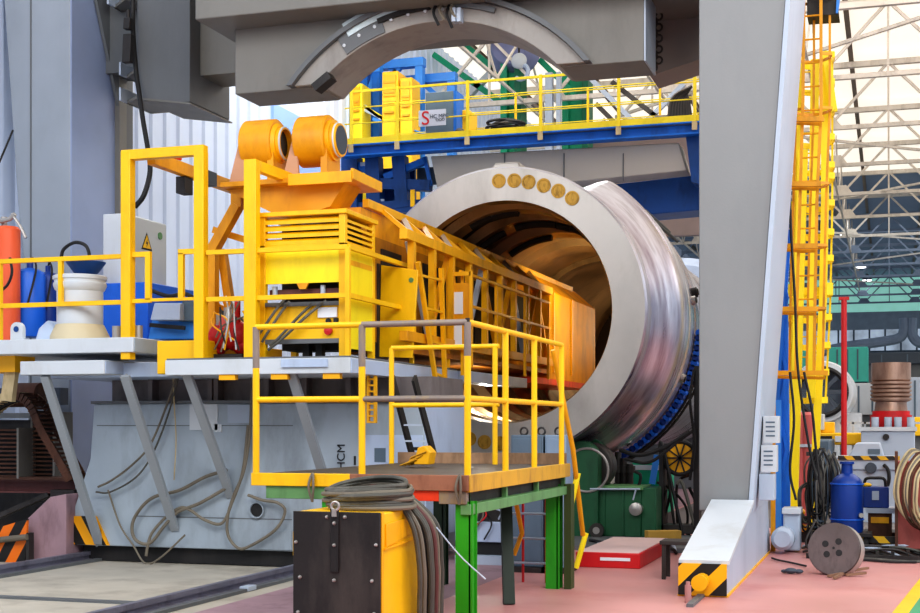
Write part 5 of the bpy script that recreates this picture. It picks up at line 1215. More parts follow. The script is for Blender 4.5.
# blue portal frames and yellow machines behind the left part of the walkway
Yp = 31.0
for i, (a, b, c, lab) in enumerate(((365, 377, 66, 'blue portal frame behind the walkway, furthest to the wall side'), (371, 420, 63, 'wide bright blue portal frame framing the yellow hoist cabinets'), (398, 452, 78, 'lower blue frame crossing behind the sign and locker'))):
    Yz = Yp+i*.5; x0, x1 = X(a, Yz), X(b, Yz); z0 = 6.8; z1 = Z(a, c, Yz)
    t = thing('blue_portal', lab, 'frame', ((x0+x1)/2, Yz, z0))
    for x in (x0, x1): MB().box(x-.10, x+.10, Yz-.1, Yz+.1, z0, z1).build('upright', BLUS if i else BLU, t)
    MB().box(x0-.12, x1+.12, Yz-.12, Yz+.12, z1-.2, z1+.01).build('lintel', BLUS, t)
    MB().bar((x0, Yz, z1-.9), (x0+.8 if x1-x0 > 1 else x1, Yz, z1-.15), .12).build('knee_brace', BLUS, t)
    if x1-x0 > 1: MB().bar((x1, Yz, z1-.9), (x1-.8, Yz, z1-.15), .12).build('knee_brace', BLUS, t)
for i, (a, b, c, d, lab) in enumerate(((382, 398, 72, 122, 'tall yellow hoist cabinet standing inside the blue portal frame'), (400, 412, 78, 124, 'narrower yellow hoist cabinet beside the blue portal upright'), (350, 362, 84, 128, 'yellow green gearbox behind the walkway near its left end'), (461, 469, 110, 128, 'small yellow box on the walkway right of the locker'))):
    Yz = 30.2 if i < 3 else Yw+.7; z0 = Z(a, d, Yz)
    t = thing('hoist_cabinet', lab, 'cabinet', (X((a+b)/2, Yz), Yz, z0))
    MB().box(X(a, Yz), X(b, Yz), Yz, Yz+.6, zdk if i == 3 else 6.8, Z(a, c, Yz)).build('cabinet_body', YEL if i != 2 else YELL, t, .02); [MB().box(X(a, Yz)+.06, X(b, Yz)-.06, Yz-.05, Yz-.0, Z(a, c+(d-c)*q_/5, Yz)-.05, Z(a, c+(d-c)*q_/5, Yz)).build('cabinet_band', ORY, t) for q_ in (1, 2, 3, 4)] if i < 3 else None
    MB().box(X(a+2, Yz), X(b-2, Yz), Yz-.03, Yz, Z(a, (c+d)/2, Yz), Z(a, c+4, Yz)).build('door', YELD, t)
for i in range(4):
    Yz = 30.4; single(MB().bar(onY(346+i*9, 92+i*9, Yz), onY(400+i*10, 133+i*1, Yz), .07), 'sloping_pipe', [WHT, YELL, GRYL, BLUS][i],
        '%s sloping pipe behind the left part of the overhead walkway' % ['white', 'pale yellow', 'light grey', 'sky blue'][i], 'pipe')
# platform floor that carries those far machines
single(MB().box(X(340, 31), X(470, 31), 30.0, 33.5, 6.6, 6.8).box(X(340, 31), X(340, 31)+.3, 32.8, 33.1, 0, 6.6).box(X(470, 31)-.3, X(470, 31), 32.8, 33.1, 0, 6.6), 'service_floor', GRYD, 'grey service floor behind the walkway carrying the blue portal frames', 'platform')
# green hall columns and braces
for i, (a, b, c, Yz, lab) in enumerate(((413, 432, 30, 37, 'dark green hall column behind the locker'), (505, 521, 30, 36, 'teal green hall column behind the cable heap'), (566, 588, 50, 38, 'green hall column under the right part of the arch'))):
    x0, x1 = X(a, Yz), X(b, Yz)
    t = thing('hall_column', lab, 'column', ((x0+x1)/2, Yz, 0))
    MB().box(x0, x1, Yz, Yz+.15, 0, 12.4).build('web', GRNC, t)
    MB().box(x1-.12, x1+.06, Yz-.25, Yz+.4, 0, 12.4).build('flange', paint('deep column green', '#0a6e50', .5), t)
    MB().box(x0-.06, x0+.12, Yz-.25, Yz+.4, 0, 12.4).build('flange', GRNC, t)
for i, (p1, p2, lab) in enumerate((((434, 55), (506, 106), 'lower dark green diagonal brace between two hall columns'), ((455, 38), (514, 84), 'upper dark green diagonal brace between two hall columns'), ((468, 96), (500, 64), 'pale diagonal brace behind the walkway'), ((540, 60), (575, 95), 'green diagonal brace under the right end of the arch'))):
    single(MB().bar(onY(p1[0], p1[1], 36.6), onY(p2[0], p2[1], 36.6), .22, .16), 'column_brace', GRNC if i != 2 else WHT, lab, 'brace')
t = thing('hook_pulley', 'pale hook block hanging before the teal column under the arch', 'hook', onY(519, 60, 35.4))
MB().sphere(onY(519, 61, 35.4), .22, 14, 10, (1, .5, 1)).build('pulley', WHT, t)
MB().torus(onY(521, 72, 35.4), .2, .06, 'Y', 20, 8, -2.4, 1.6).build('hook', WHTB, t)
MB().cyl(onY(519, 56, 35.4), onY(519, 30, 35.4), .03, 6).build('rope', STEELD, t)
t = thing('lilac_ventilator', 'lilac grey round ventilator hood under the roof beside the teal column', 'ventilator', onY(512, 48, 36.0))
MB().lathe([(35.7, .001), (35.7, .5), (36.1, .75), (36.3, .75)], (onY(512, 48, 36).x, 0, onY(512, 48, 36).z), 'Y', 32).build('hood', paint('lilac grey', '#8a90b8', .5), t)
# bay wall with shade put into its mauve brown, and pipes before it
single(MB().box(X(590, 40), X(760, 40), 40, 40.3, 7.2, 10.2), 'bay_shade_wall', paint('mauve shaded bay', '#93807c', .7, var=.1), 'mauve shaded bay wall far behind the right end of the walkway', 'screen')
for i, (p1, p2) in enumerate((((590, 78), (640, 128)), ((612, 82), (668, 126)), ((640, 128), (684, 84)), ((596, 104), (620, 128)))):
    single(MB().bar(onY(*p1, 34.0), onY(*p2, 34.0), .12), 'slanted_pipe', [GRYL, STEELD, GRYL, STEELD][i], '%s slanted pipe before the mauve shaded wall, %s' % (['pale', 'dark', 'pale', 'dark'][i], ['on its left side', 'in the middle', 'rising to the right', 'short, low on the left'][i]), 'pipe')
single(MB().box(X(545, 35), X(552, 35), 35, 35.2, 0, 11).box(X(556, 35), X(560, 35), 35, 35.2, 0, 11), 'pale_duct', GRYL, 'pale vertical twin duct between the green columns', 'duct')
# far second vessel with yellow rail, right of the steel vessel
t = thing('far_white_tank', 'pale horizontal tank beyond the steel vessel with a yellow ladder rail along its top', 'tank', (-4.6, 38, 0))
MB().lathe([(33, .001), (33, 2.0), (33.2, 2.2), (44, 2.2), (44, .001)], (-4.9, 0, 3.5), 'Y', 64).build('tank_body', WHTB, t)
for dz in (.1, .5): MB().box(-3.4, -3.3, 33, 43, 5.5+dz, 5.6+dz).build('rail', YEL, t)
for i in range(11): MB().box(-3.4, -3.3, 33+i, 33.1+i, 4.9, 6.05).build('rail_post', YEL, t)
MB().box(-6.5, -3.3, 34, 35, 0, 1.9).build('saddle', GRYD, t); MB().box(-6.5, -3.3, 41, 42, 0, 1.9).build('saddle', GRYD, t)
# ================================================================ LADDERS ON THE RIGHT OF THE CRANE LEG
def ladder(nm, lab, pL, pR, Y, zr, hoops, mat, wst=.05, hw=.35, rung=.3, depth=.6, hb=.055):
    """stiles follow two lists of photo points on the plane Y"""
    a0 = onY(*pL[0], Y); t = thing(nm, lab, 'ladder', (a0.x, Y, onY(*pL[-1], Y).z))
    for P_ in (pL, pR):
        m = MB()
        for u, v in zip(P_[:-1], P_[1:]): m.bar(onY(*u, Y), onY(*v, Y), wst, wst, (0, 1, 0))
        m.build('stile', mat, t)
    def ix(P_, z):
        pts = [onY(*q, Y) for q in P_]
        for u, v in zip(pts[:-1], pts[1:]):
            if min(u.z, v.z) <= z <= max(u.z, v.z): f = (z-u.z)/(v.z-u.z); return u.x+f*(v.x-u.x)
        return pts[0].x if z > pts[0].z else pts[-1].x
    z = zr[0]
    while z < zr[1]:
        MB().tube([(ix(pL, z), Y, z), (ix(pR, z), Y, z)], .012, 6).build('rung', mat, t); z += rung
    for py in hoops:
        z = ZatY(810, py, Y); x0, x1 = ix(pL, z), ix(pR, z); cx = (x0+x1)/2; w_ = (x1-x0)/2+.04
        pts = [(x0, Y, z)]+[(cx-(w_+.09)*math.cos(PI*k/12), Y+depth*(.15+.85*math.sin(PI*k/12)) if k not in (0, 12) else Y+.08, z) for k in range(13)]+[(x1, Y, z)]
        m = MB()
        for u, v in zip(pts[:-1], pts[1:]): m.bar(u, v, .015, hb)
        m.build('cage_hoop', mat, t)
    zs_ = [ZatY(810, py, Y) for py in hoops]
    for k in (2, 6, 10):
        m = MB()
        for za, zb2 in zip(zs_[:-1], zs_[1:]):
            q = []
            for z in (za, zb2):
                x0, x1 = ix(pL, z), ix(pR, z); cx = (x0+x1)/2; w_ = (x1-x0)/2+.04
                q.append((cx-(w_+.09)*math.cos(PI*k/12), Y+depth*(.15+.85*math.sin(PI*k/12)), z))
            m.bar(q[0], q[1], .03, .012, (0, 1, 0))
        m.build('cage_strip', mat, t)
    return t
ladder('caged_ladder', 'orange yellow caged ladder fixed behind the right crane leg, nearest of the two', [(804, -10), (803, 100), (800, 200), (797, 300), (796, 372)], [(821, -10), (821, 110), (817, 200), (815, 300), (814, 372)], 17.7,
       (3.2, 7.2), (-5, 54, 108, 183, 245, 308, 372), ORY, .038, depth=.4, hb=.035)
m_t = thing('ladder_mount', 'orange yellow post and cross arms holding the caged ladder to the crane leg', 'mount', (XatY(772, 17.5), 17.5, 0))
MB().box(XatY(771, 17.5), XatY(775.5, 17.5), 17.47, 17.53, ZatY(773, 562, 17.5), ZatY(773, 370, 17.5)).build('post', ORY, m_t)
for (a, b, y) in ((771, 828, 373), (776, 818, 309), (782, 818, 246), (788, 821, 184), (793, 824, 119)):
    MB().bar(onY(a, y, 17.55), onY(b, y, 17.55), .05, .06).build('cross_arm', ORY, m_t); MB().bar(onY(a+1, y+4, 17.7), onY(b-3, y+5, 17.7), .03, .04).build('cross_arm', ORY, m_t)
LEM = paint('bright lemon paint', '#ffdf08', .4, var=.05, dirt='#c8a800', damt=.3)
ladder('caged_ladder', 'lemon yellow caged ladder tower standing behind the orange one', [(800, 52), (799, 200), (796, 350), (790, 508), (789, 530)], [(825, 52), (825, 200), (823, 300), (818, 400), (812, 530)], 20.5,
       (2.6, 7.0), (55, 82, 110, 137, 165, 176, 203, 232, 258, 286, 292, 317, 345, 372, 400), LEM, .11, depth=.7, hb=.09)
t = thing('yellow_mast', 'thick yellow square mast inside the ladder cage', 'mast', (XatY(813, 20.3), 20.3, ZatY(813, 400, 20.3)))
MB().bar(onY(815, 60, 20.3), onY(811, 398, 20.3), .12, .10, (0, 1, 0)).build('mast', LEM, t)
MB().bar(onY(803, 150, 20.2), onY(793, 508, 20.2), .14, .10, (0, 1, 0)).build('mast_rail', LEM, t)
MB().bar(onY(826, 55, 20.2), onY(834, 112, 20.2), .10, .06, (0, 1, 0)).build('mast_flag', YELL, t)
MB().prism([(XatY(828, 20), ZatY(828, 60, 20)), (XatY(831, 20), ZatY(831, 58, 20)), (XatY(836, 20), ZatY(836, 108, 20)), (XatY(830, 20), ZatY(830, 113, 20))], 'Y', 20, 20.05).build('gate_plate', YELL, t)
m_b = MB().bar(onY(788, 190, 19.2), onY(777, 400, 19.2), .07, .1, (0, 1, 0))
t = thing('blue_lattice_mast', 'blue twin post mast between the crane leg and the yellow ladder', 'mast', (XatY(783, 19.2), 19.2, 0))
m_b.build('post', BLU, t)
MB().bar(onY(777, 400, 19.2), Vector((XatY(777, 19.2), 19.2, .0)), .12, .1, (0, 1, 0)).build('post', BLUS, t)
MB().bar(onY(788, 230, 19.3), onY(783, 300, 19.3), .10, .1, (0, 1, 0)).build('post', BLU, t)
MB().bar(onY(783, 300, 19.3), Vector((XatY(786, 19.3), 19.3, 0)), .13, .1, (0, 1, 0)).build('post', BLU, t)
for i in range(6): MB().bar(onY(779+(i % 2)*8, 260+i*38, 19.25), onY(787-(i % 2)*8, 298+i*38, 19.25), .05, .05, (0, 1, 0)).build('lacing', BLU, t)
for i, pts in enumerate((((789, 160), (791, 230), (795, 300), (798, 370), (808, 440), (817, 480)), ((804, 372), (812, 410), (816, 450), (822, 500)), ((790, 372), (794, 420), (790, 470), (796, 500)))):
    single(MB().tube(spline([onY(a, b, 17.35) for a, b in pts]), .018, 6), 'ladder_cable', BLK, ['long black cable running down the ladder from above', 'black cable sagging from the lowest ladder arm', 'short black cable between the ladder post and the yellow mast'][i], 'cable')
t = thing('top_bracket', 'black bracket box at the top of the orange ladder', 'bracket', onY(826, 10, 17.9))
MB().prism([(XatY(807, 17.9), ZatY(807, 16, 17.9)), (XatY(839, 17.9), ZatY(839, 14, 17.9)), (XatY(836, 17.9), ZatY(836, -10, 17.9)), (XatY(807, 17.9), ZatY(807, -10, 17.9))], 'Y', 17.9, 18.3).build('box', BLKP, t)
MB().prism([(XatY(837, 17.9), ZatY(837, -8, 17.9)), (XatY(841, 17.9), ZatY(841, -8, 17.9)), (XatY(838, 17.9), ZatY(838, 14, 17.9)), (XatY(836, 17.9), ZatY(836, 14, 17.9))], 'Y', 17.85, 17.95).build('edge', BLUS, t)
# boxes behind the leg foot
for i, (a, b, c, d, lab) in enumerate(((758, 770, 416, 444, 'white printed box fixed behind the crane leg, upper one'), (757, 770, 445, 473, 'white printed box behind the crane leg, below the upper box'), (755, 769, 474, 501, 'plain grey metal box behind the crane leg, lowest of the three'))):
    Yz = 15.45; t = thing('junction_box', lab, 'box', (XatY((a+b)/2, Yz), Yz, ZatY(a, d, Yz)))
    zm_ = ZatY(a, (c+d)/2, Yz); xj = xr_b+.04+sl*(zm_-zb)+.02; MB().box(xj, xj+.17, Yz, Yz+.25, ZatY(a, d, Yz)+.01, ZatY(a, c, Yz)).build('box_body', WHT if i < 2 else GRYL, t, .006)
    if i < 2:
        for k in range(4): MB().box(xj+.03, xj+.13, Yz-.004, Yz, ZatY(a, c+7+k*4.5, Yz), ZatY(a, c+5.5+k*4.5, Yz)).build('print_line', SLATE, t)
t = thing('travel_motor', 'pale grey travel motor with gearbox beside the crane foot', 'motor', (XatY(790, 17.6), 17.6, 0))
Ym = 17.4
MB().box(XatY(783, Ym), XatY(800, Ym), Ym, Ym+.3, .02, ZatY(790, 512, Ym)).build('gearbox', GRYL, t, .02)
MB().box(XatY(782, Ym), XatY(801, Ym), Ym-.05, Ym+.35, ZatY(790, 514, Ym), ZatY(790, 508, Ym)).build('gearbox_lid', WHT, t, .01)
MB().lathe([(Ym-.35, .001), (Ym-.35, .10), (Ym-.3, .14), (Ym+.02, .14), (Ym+.02, .001)], (XatY(783, Ym-.2), 0, ZatY(785, 537, Ym)), 'Y', 28).build('motor_body', GRYL, t)
# ================================================================ RIGHT FLOOR: disc, tank, toolbox, cables, hose rack
dc = onZ(834, 576); rd = .28; Yd = dc.y
t = thing('steel_disc', 'round rusty steel disc with five holes standing on its edge on the red floor', 'disc', (dc.x, dc.y, 0))
from mathutils import Euler
mk = MB()
Rm = Matrix.Rotation(math.radians(-14), 4, 'Z') @ Matrix.Rotation(math.radians(-10), 4, 'X')
def xf(m, org):
    m.v = [tuple(Vector(org)+Rm@Vector(v)) for v in m.v]; return m
org = (dc.x, dc.y+.1, rd*.985+.0)
DISC = paint('scuffed disc steel', '#675b5a', .5, .35, var=.25, dirt='#443a36', damt=.7, dscale=5)
xf(MB().lathe([(-.03, .001), (-.03, rd), (.17, rd), (.17, .001)], (0, 0, 0), 'Y', 48), org).build('disc_body', DISC, t, .006)
xf(MB().lathe([(-.01, rd+.004), (.14, rd+.004)], (0, 0, 0), 'Y', 48), org).build('disc_rim', STEEL, t)
for k, (dx, dz) in enumerate(((-.07, .05), (.07, .08), (-.05, -.06), (.08, -.04))):
    xf(MB().lathe([(-.034, .001), (-.034, .035)], (dx-.02, 0, dz), 'Y', 20), org).build('hole', BLK, t)
xf(MB().lathe([(-.033, .001), (-.033, .014)], (0, 0, .01), 'Y', 12), org).build('centre_hole', BLK, t)
m = MB()
for (a, b, c, d) in ((828, 576, 850, 572), (838, 573, 868, 568), (846, 575, 866, 573), (834, 578, 842, 574)): m.bar(onZ(a, b, .02), onZ(c, d, .035), .03, .025)
single(m, 'wood_scraps', paint('old brown wood', '#8a6a54', .8, var=.3), 'thin brown wood sticks lying in front of the rusty disc', 'wood scraps', kind='stuff')
g = onZ(791, 574)
single(MB().sphere((g.x, g.y, .035), .07, 12, 8, (1, .8, .45)).sphere((g.x+.08, g.y+.01, .03), .05, 10, 8, (1, .8, .5)).sphere((g.x-.07, g.y+.03, .025), .04, 10, 8, (1, .8, .5)), 'dark_glove', SLATED, 'crumpled dark glove lying on the red floor beside the crane foot', 'glove')
p = onZ(770, 560); q = onZ(800, 567)
single(MB().tube(spline([onZ(772, 558, .02), onZ(778, 560, .02), onZ(788, 562, .02), onZ(806, 566, .02)]), .012, 6), 'floor_wire', BLK, 'thin black wire on the red floor from the crane foot towards the disc', 'wire')
# dark low tray across the right side
Yt = onZ(860, 560).y
tr = thing('cable_tray', 'long low black steel tray across the floor behind the disc, full of cables', 'tray', (XatY(870, Yt), Yt, 0))
MB().box(XatY(806, Yt), XatY(960, Yt), Yt, Yt+.08, .0, .06).build('front_bar', BLKP, tr)
MB().box(XatY(812, Yt+1.5), XatY(960, Yt+1.5), Yt+1.5, Yt+1.58, .0, .22).build('rear_bar', BLKP, tr)
MB().box(XatY(812, Yt+.5), XatY(960, Yt+.5), Yt+.3, Yt+4.5, .0, .04).build('tray_floor', BLKP, tr)
MB().box(XatY(860, Yt+.8), XatY(960, Yt+.8), Yt+.8, Yt+.86, .14, .22).build('hazard_bar', HAZT, tr)
for i in range(9):
    x = XatY(816+i*15, Yt+.6); MB().box(x, x+.04, Yt+.08, Yt+1.5, .04, .10).build('cross_bar', BLKP, tr)
rr = random.Random(33)
for i in range(14):
    y = Yt-.25+i*.13; a = 800+rr.uniform(0, 50); b = a+rr.uniform(50, 110)
    pts = [(XatY(a, y), y, .02), (XatY(a*.7+b*.3, y), y+rr.uniform(-.15, .15), .10), (XatY(a*.3+b*.7, y), y+rr.uniform(-.15, .15), .12), (XatY(b, y), y, .03)]
    if i < 2: pts = [(u, v, .02) for u, v, _ in pts]
    single(MB().tube(spline(pts), .016, 6), 'tray_cable', [BLK, HOSE, STEELD, GRYL, BLK][i % 5], 'loose cable lying along the black floor tray', 'cable', 'loose cables on the floor tray')
# blue tank on a small stand
Yb_ = 17.6
bt = thing('blue_pressure_tank', 'large royal blue pressure tank with a domed shoulder and neck behind the disc', 'tank', (XatY(847, Yb_), Yb_, .26))
r = 15.7*mpp(847, Yb_); zt3 = ZatY(847, 464, Yb_); zsh = ZatY(847, 483, Yb_); xc_ = XatY(847, Yb_)
MB().lathe([(.26, .001), (.26, r*.95), (.30, r), (zsh-.04, r), (zsh, r*.97), (zsh+.05, r*.85), (zsh+.09, r*.62), (zsh+.12, r*.36), (zt3, r*.34), (zt3, .001)], (xc_, Yb_, 0), 'Z', 48).build('tank_body', BLUN, bt)
for z in (zsh-.01, .42): MB().torus((xc_, Yb_, z), r+.003, .010, 'Z', 40, 6).build('weld_hoop', BLUB, bt)
MB().cyl((xc_, Yb_, zt3), (xc_, Yb_, zt3+.03), r*.45, 20).build('neck_flange', BLUN, bt)
MB().tube([(xc_+r*.8, Yb_-r*.5, .48), (xc_+r*.9, Yb_-r*.85, .48)], .03, 10).build('drain_tap', STEEL, bt)
single(MB().box(xc_-.28, xc_+.3, Yb_-.25, Yb_+.25, .22, .26).box(xc_-.26, xc_-.2, Yb_-.2, Yb_+.2, 0.04, .22).box(xc_+.2, xc_+.26, Yb_-.2, Yb_+.2, 0.04, .22), 'tank_stand', BLKP, 'low black stand under the royal blue tank', 'stand')
# toolbox on a brown cabinet
Yo = 18.0
cb = thing('brown_cabinet', 'brown and black tool cabinet with grey top under the navy toolbox', 'cabinet', (XatY(877, Yo), Yo, 0.04))
MB().box(XatY(868, Yo), XatY(892, Yo), Yo, Yo+.45, .04, ZatY(877, 513, Yo)).build('cabinet_body', RUST, cb)
MB().box(XatY(866, Yo), XatY(896, Yo), Yo-.04, Yo+.5, ZatY(877, 513, Yo), ZatY(877, 508, Yo)).build('cabinet_top', GRYL, cb)
MB().box(XatY(871, Yo), XatY(889, Yo), Yo-.02, Yo, ZatY(877, 523, Yo), ZatY(877, 517, Yo)).build('drawer', YELD, cb)
tbx = thing('toolbox', 'navy blue toolbox with black handle and pale latch on the grey cabinet top', 'toolbox', (XatY(875, Yo), Yo, ZatY(877, 508, Yo)))
MB().box(XatY(863, Yo), XatY(889, Yo), Yo, Yo+.3, ZatY(877, 508, Yo), ZatY(877, 487, Yo)).build('toolbox_body', BLUN, tbx, .015); tb_b = [o for o in bpy.data.objects if o.parent == tbx][0]
MB().tube(spline([onY(864, 487, Yo+.15), onY(866, 479, Yo+.15), onY(875, 478, Yo+.15), onY(884, 479, Yo+.15), onY(886, 487, Yo+.15)]), .02, 8).build('handle', BLK, tbx)
MB().box(XatY(872, Yo), XatY(879, Yo), Yo-.015, Yo, ZatY(877, 500, Yo), ZatY(877, 491, Yo)).build('latch', GRYL, tb_b)
single(MB().sphere(onY(867, 485, Yo+.1), .05, 12, 8, (1.2, 1, .6)), 'yellow_rag', YEL, 'small yellow rag on the shoulder between the blue tank and toolbox', 'rag')
# tangled cable pile hanging on a post
Yc_ = 18.1
t = thing('cable_bundle', 'big tangled bundle of dark cables hanging on a post left of the royal blue tank', 'cable bundle', (XatY(820, Yc_), Yc_, 0))
MB().cyl((XatY(822, Yc_+.1), Yc_+.1, 0), (XatY(822, Yc_+.1), Yc_+.1, ZatY(822, 448, Yc_)), .04, 12).build('post', STEELD, t)
MB().box(XatY(806, Yc_), XatY(836, Yc_), Yc_+.05, Yc_+.12, ZatY(822, 456, Yc_), ZatY(822, 452, Yc_)).build('hanger', STEELD, t)
rr = random.Random(8)
for i in range(34):
    px = rr.uniform(812, 834); w_ = rr.uniform(3, 9); top = rr.uniform(448, 458); bot = rr.uniform(488, 528); yv = Yc_+rr.uniform(-.2, .05)
    A_ = onY(px, top, yv); pts = [A_, onY(px-w_, (top*2+bot)/3, yv-.04), onY(px-w_*.8, bot-6, yv), onY(px, bot, yv), onY(px+w_*.8, bot-6, yv+.02), onY(px+w_, (top*2+bot)/3, yv-.03), A_]
    MB().tube(spline(pts, 6), .012, 6).build('cable_loop', [BLK, HOSE, SLATE, STEELD, GRYB, HOSE][i % 6], t)
for i in range(12):
    px = rr.uniform(800, 814); A_ = onY(px+8, 478+rr.uniform(0, 8), Yc_-.1); w_ = rr.uniform(4, 9); bot = rr.uniform(505, 530)
    pts = [A_, onY(px-w_*.6, 490, Yc_-.15), onY(px-w_*.4, bot, Yc_-.15), onY(px+4, bot+3, Yc_-.1), onY(px+w_, 500, Yc_-.1), A_]
    MB().tube(spline(pts, 6), .013, 6).build('cable_loop', [BLK, HOSE, STEELD][i % 3], t)
rr = random.Random(18)
for i in range(10):
    a = rr.uniform(806, 836); p = onY(a, rr.uniform(520, 530), 17.3); q = onZ(a+rr.uniform(-18, 18), rr.uniform(545, 556), .02)
    single(MB().tube(spline([p, p.lerp(q, .5)+Vector((rr.uniform(-.15, .15), 0, -.05)), q], 6), .014, 6), 'trailing_cable', [BLK, STEELD, HOSE][i % 3], 'dark cable end trailing down to the floor behind the disc', 'cable', 'trailing cable ends behind the disc')
# hose reel rack
Yh2 = 17.3
t = thing('hose_rack', 'rusty red hose rack at the right edge draped with pale canvas hoses', 'rack', (XatY(910, Yh2), Yh2, 0))
MB().box(XatY(897, Yh2), XatY(960, Yh2), Yh2+.1, Yh2+.7, .05, ZatY(910, 462, Yh2)).build('rack_body', paint('faded red plate', '#a0504a', .6, var=.2, dirt='#4a2a20', damt=.7), t)
MB().box(XatY(895, Yh2), XatY(898, Yh2), Yh2+.05, Yh2+.7, 0.045, ZatY(910, 452, Yh2)).build('rack_post', RUST, t)
MB().box(XatY(893, Yh2), XatY(960, Yh2), Yh2, Yh2+.8, 0.045, .09).build('rack_base', RUST, t)
rr = random.Random(4)
for i in range(11):
    w0 = 899+i*2.0+rr.uniform(-1.5, 1.5); A_ = onY(w0+15, 449+i*1.3, Yh2+.05-.012*i); dz_ = rr.uniform(-5, 7)
    pts = [onY(w0+34, 466, Yh2-.012*i), A_, onY(w0+2, 464+i, Yh2-.02-.012*i), onY(w0-4+i*.3, 488, Yh2-.05-.015*i), onY(w0-1, 508+dz_, Yh2-.05-.015*i), onY(w0+9, 522+dz_, Yh2-.03-.015*i), onY(w0+30, 528+dz_, Yh2-.015*i)]
    MB().tube(spline(pts), .015+.004*(i % 2), 8).build('hose_loop', [HOSEP, HOSEL, HOSEP, RUST][i % 4], t)
# ================================================================ RIGHT BACKGROUND MACHINES
def pbox(m, a, b, c, d, Y, dep): return m.box(XatY(a, Y), XatY(b, Y), Y, Y+dep, ZatY((a+b)/2, d, Y), ZatY((a+b)/2, c, Y))
Yk2 = 23.0
t = thing('grey_control_desk', 'light grey machine housing with a round vent and hazard striped ledge behind the toolbox', 'machine', (XatY(868, Yk2), Yk2, 0))
pbox(MB(), 836, 899, 457, 470, Yk2, 1.2).build('upper_body', GRYL, t, .02)
MB().box(XatY(838, Yk2), XatY(899, Yk2), Yk2+.05, Yk2+1.2, 0, ZatY(868, 468, Yk2)).build('lower_body', GRYL, t, .02)
MB().prism([(XatY(848, Yk2), ZatY(848, 457, Yk2)), (XatY(884, Yk2), ZatY(884, 457, Yk2)), (XatY(880, Yk2), ZatY(880, 443, Yk2)), (XatY(856, Yk2), ZatY(856, 443, Yk2))], 'Y', Yk2+.1, Yk2+1.0).build('hood', GRYL, t, .02)
pbox(MB(), 838, 900, 456, 460, Yk2-.04, .05).build('hazard_ledge', HAZT, t)
MB().lathe([(Yk2-.04, .001), (Yk2-.04, .08), (Yk2-.03, .09), (Yk2+.06, .09)], (XatY(871, Yk2), 0, ZatY(871, 468, Yk2)), 'Y', 24).build('round_vent', SLATED, t)
pbox(MB(), 868, 880, 449, 454, Yk2+.08, .03).build('name_plate', SLATE, t)
MB().tube(spline([onY(884, 465, Yk2-.05), onY(888, 470, Yk2-.1), onY(889, 480, Yk2-.1), onY(886, 490, Yk2-.05)]), .03, 8).build('conduit', BLK, t)
Yj = 27.0
t = thing('grey_gearbox', 'big light grey gearbox housing with studs carrying the red pedestal', 'machine', (XatY(888, Yj), Yj, 0))
MB().box(XatY(861, Yj), XatY(915, Yj), Yj, Yj+1.6, 0, ZatY(888, 427, Yj)).build('housing', GRYL, t, .02)
MB().box(XatY(859, Yj), XatY(917, Yj), Yj-.05, Yj+1.65, ZatY(888, 431, Yj), ZatY(888, 427, Yj)).build('flange', WHT, t)
for px in (875, 888, 898, 911): MB().cyl((XatY(px, Yj), Yj+.2, ZatY(px, 427, Yj)), (XatY(px, Yj), Yj+.2, ZatY(px, 417, Yj)), .07, 12).build('stud', GRYL, t)
MB().lathe([(Yj-.06, .001), (Yj-.06, .06), (Yj, .06)], (XatY(886, Yj), 0, ZatY(886, 437, Yj)), 'Y', 16).build('eye', BLKP, t)
t = thing('red_pedestal', 'red round pedestal between the grey gearbox and the copper brown rotor', 'pedestal', (XatY(891, Yj+.8), Yj+.8, ZatY(888, 427, Yj)))
Yq3 = Yj+.8; s = mpp(891, Yq3); xq = XatY(891, Yq3); zq = lambda y: ZatY(891, y, Yq3)
zbq = ZatY(888, 427, Yj)
MB().lathe([(zbq, .001), (zbq, 20*s), (zq(415), 20*s), (zq(415), 18*s), (zq(411), 18*s), (zq(411), .001)], (xq, Yq3, 0), 'Z', 40).build('pedestal_body', RED, t)
t = thing('copper_rotor', 'copper brown ribbed rotor drum standing upright on the red pedestal', 'rotor', (xq, Yq3, zq(411)))
pr = [(zq(411), .001), (zq(411), 16*s), (zq(402), 15*s), (zq(401), 18.5*s)]
y = 400
while y > 381: pr += [(zq(y), 18.5*s), (zq(y), 19.8*s), (zq(y-2.2), 19.8*s), (zq(y-2.2), 17.2*s)]; y -= 4
pr += [(zq(380), 19*s), (zq(363), 19*s), (zq(363), .001)]
MB().lathe(pr, (xq, Yq3, 0), 'Z', 48).build('rotor_body', COPPER, t)
t = thing('yellow_transfer_cart', 'yellow transfer cart with white data plate in the far hall left of the gearbox', 'cart', (XatY(836, 29), 29, 0))
pbox(MB(), 811, 862, 433, 445, 29, 1.5).build('cart_body', YEL, t, .03)
pbox(MB(), 835, 844, 436, 442, 28.97, .03).build('data_plate', PAPER, t)
pbox(MB(), 820, 832, 436, 440, 28.97, .03).build('dark_lettering_band', BLKP, t)
pbox(MB(), 812, 834, 422, 433, 29.4, .6).build('cart_tower', YEL, t, .02)
pbox(MB(), 812, 824, 414, 430, 29.2, .5).build('white_box', WHT, t, .02)
for px in (818, 852): MB().lathe([(-.1, .001), (-.1, .3), (.1, .3), (.1, .001)], (XatY(px, 29.3), 29.3, .32), 'Y', 24).build('wheel', BLKP, t)
single(MB().cyl((XatY(844, 25), 25, 0), (XatY(844, 25), 25, ZatY(844, 300, 25)), .05, 16).box(XatY(844, 25)-.09, XatY(844, 25)+.09, 24.95, 25.05, ZatY(844, 300, 25), ZatY(844, 297, 25)), 'red_post', RED, 'tall thin red post with a flat cap in front of the pale green far wall', 'post')
t = thing('white_ring_housing', 'large white ring housing with dark spokes in the far hall behind the ladder', 'ring housing', (XatY(822, 34), 34, 0))
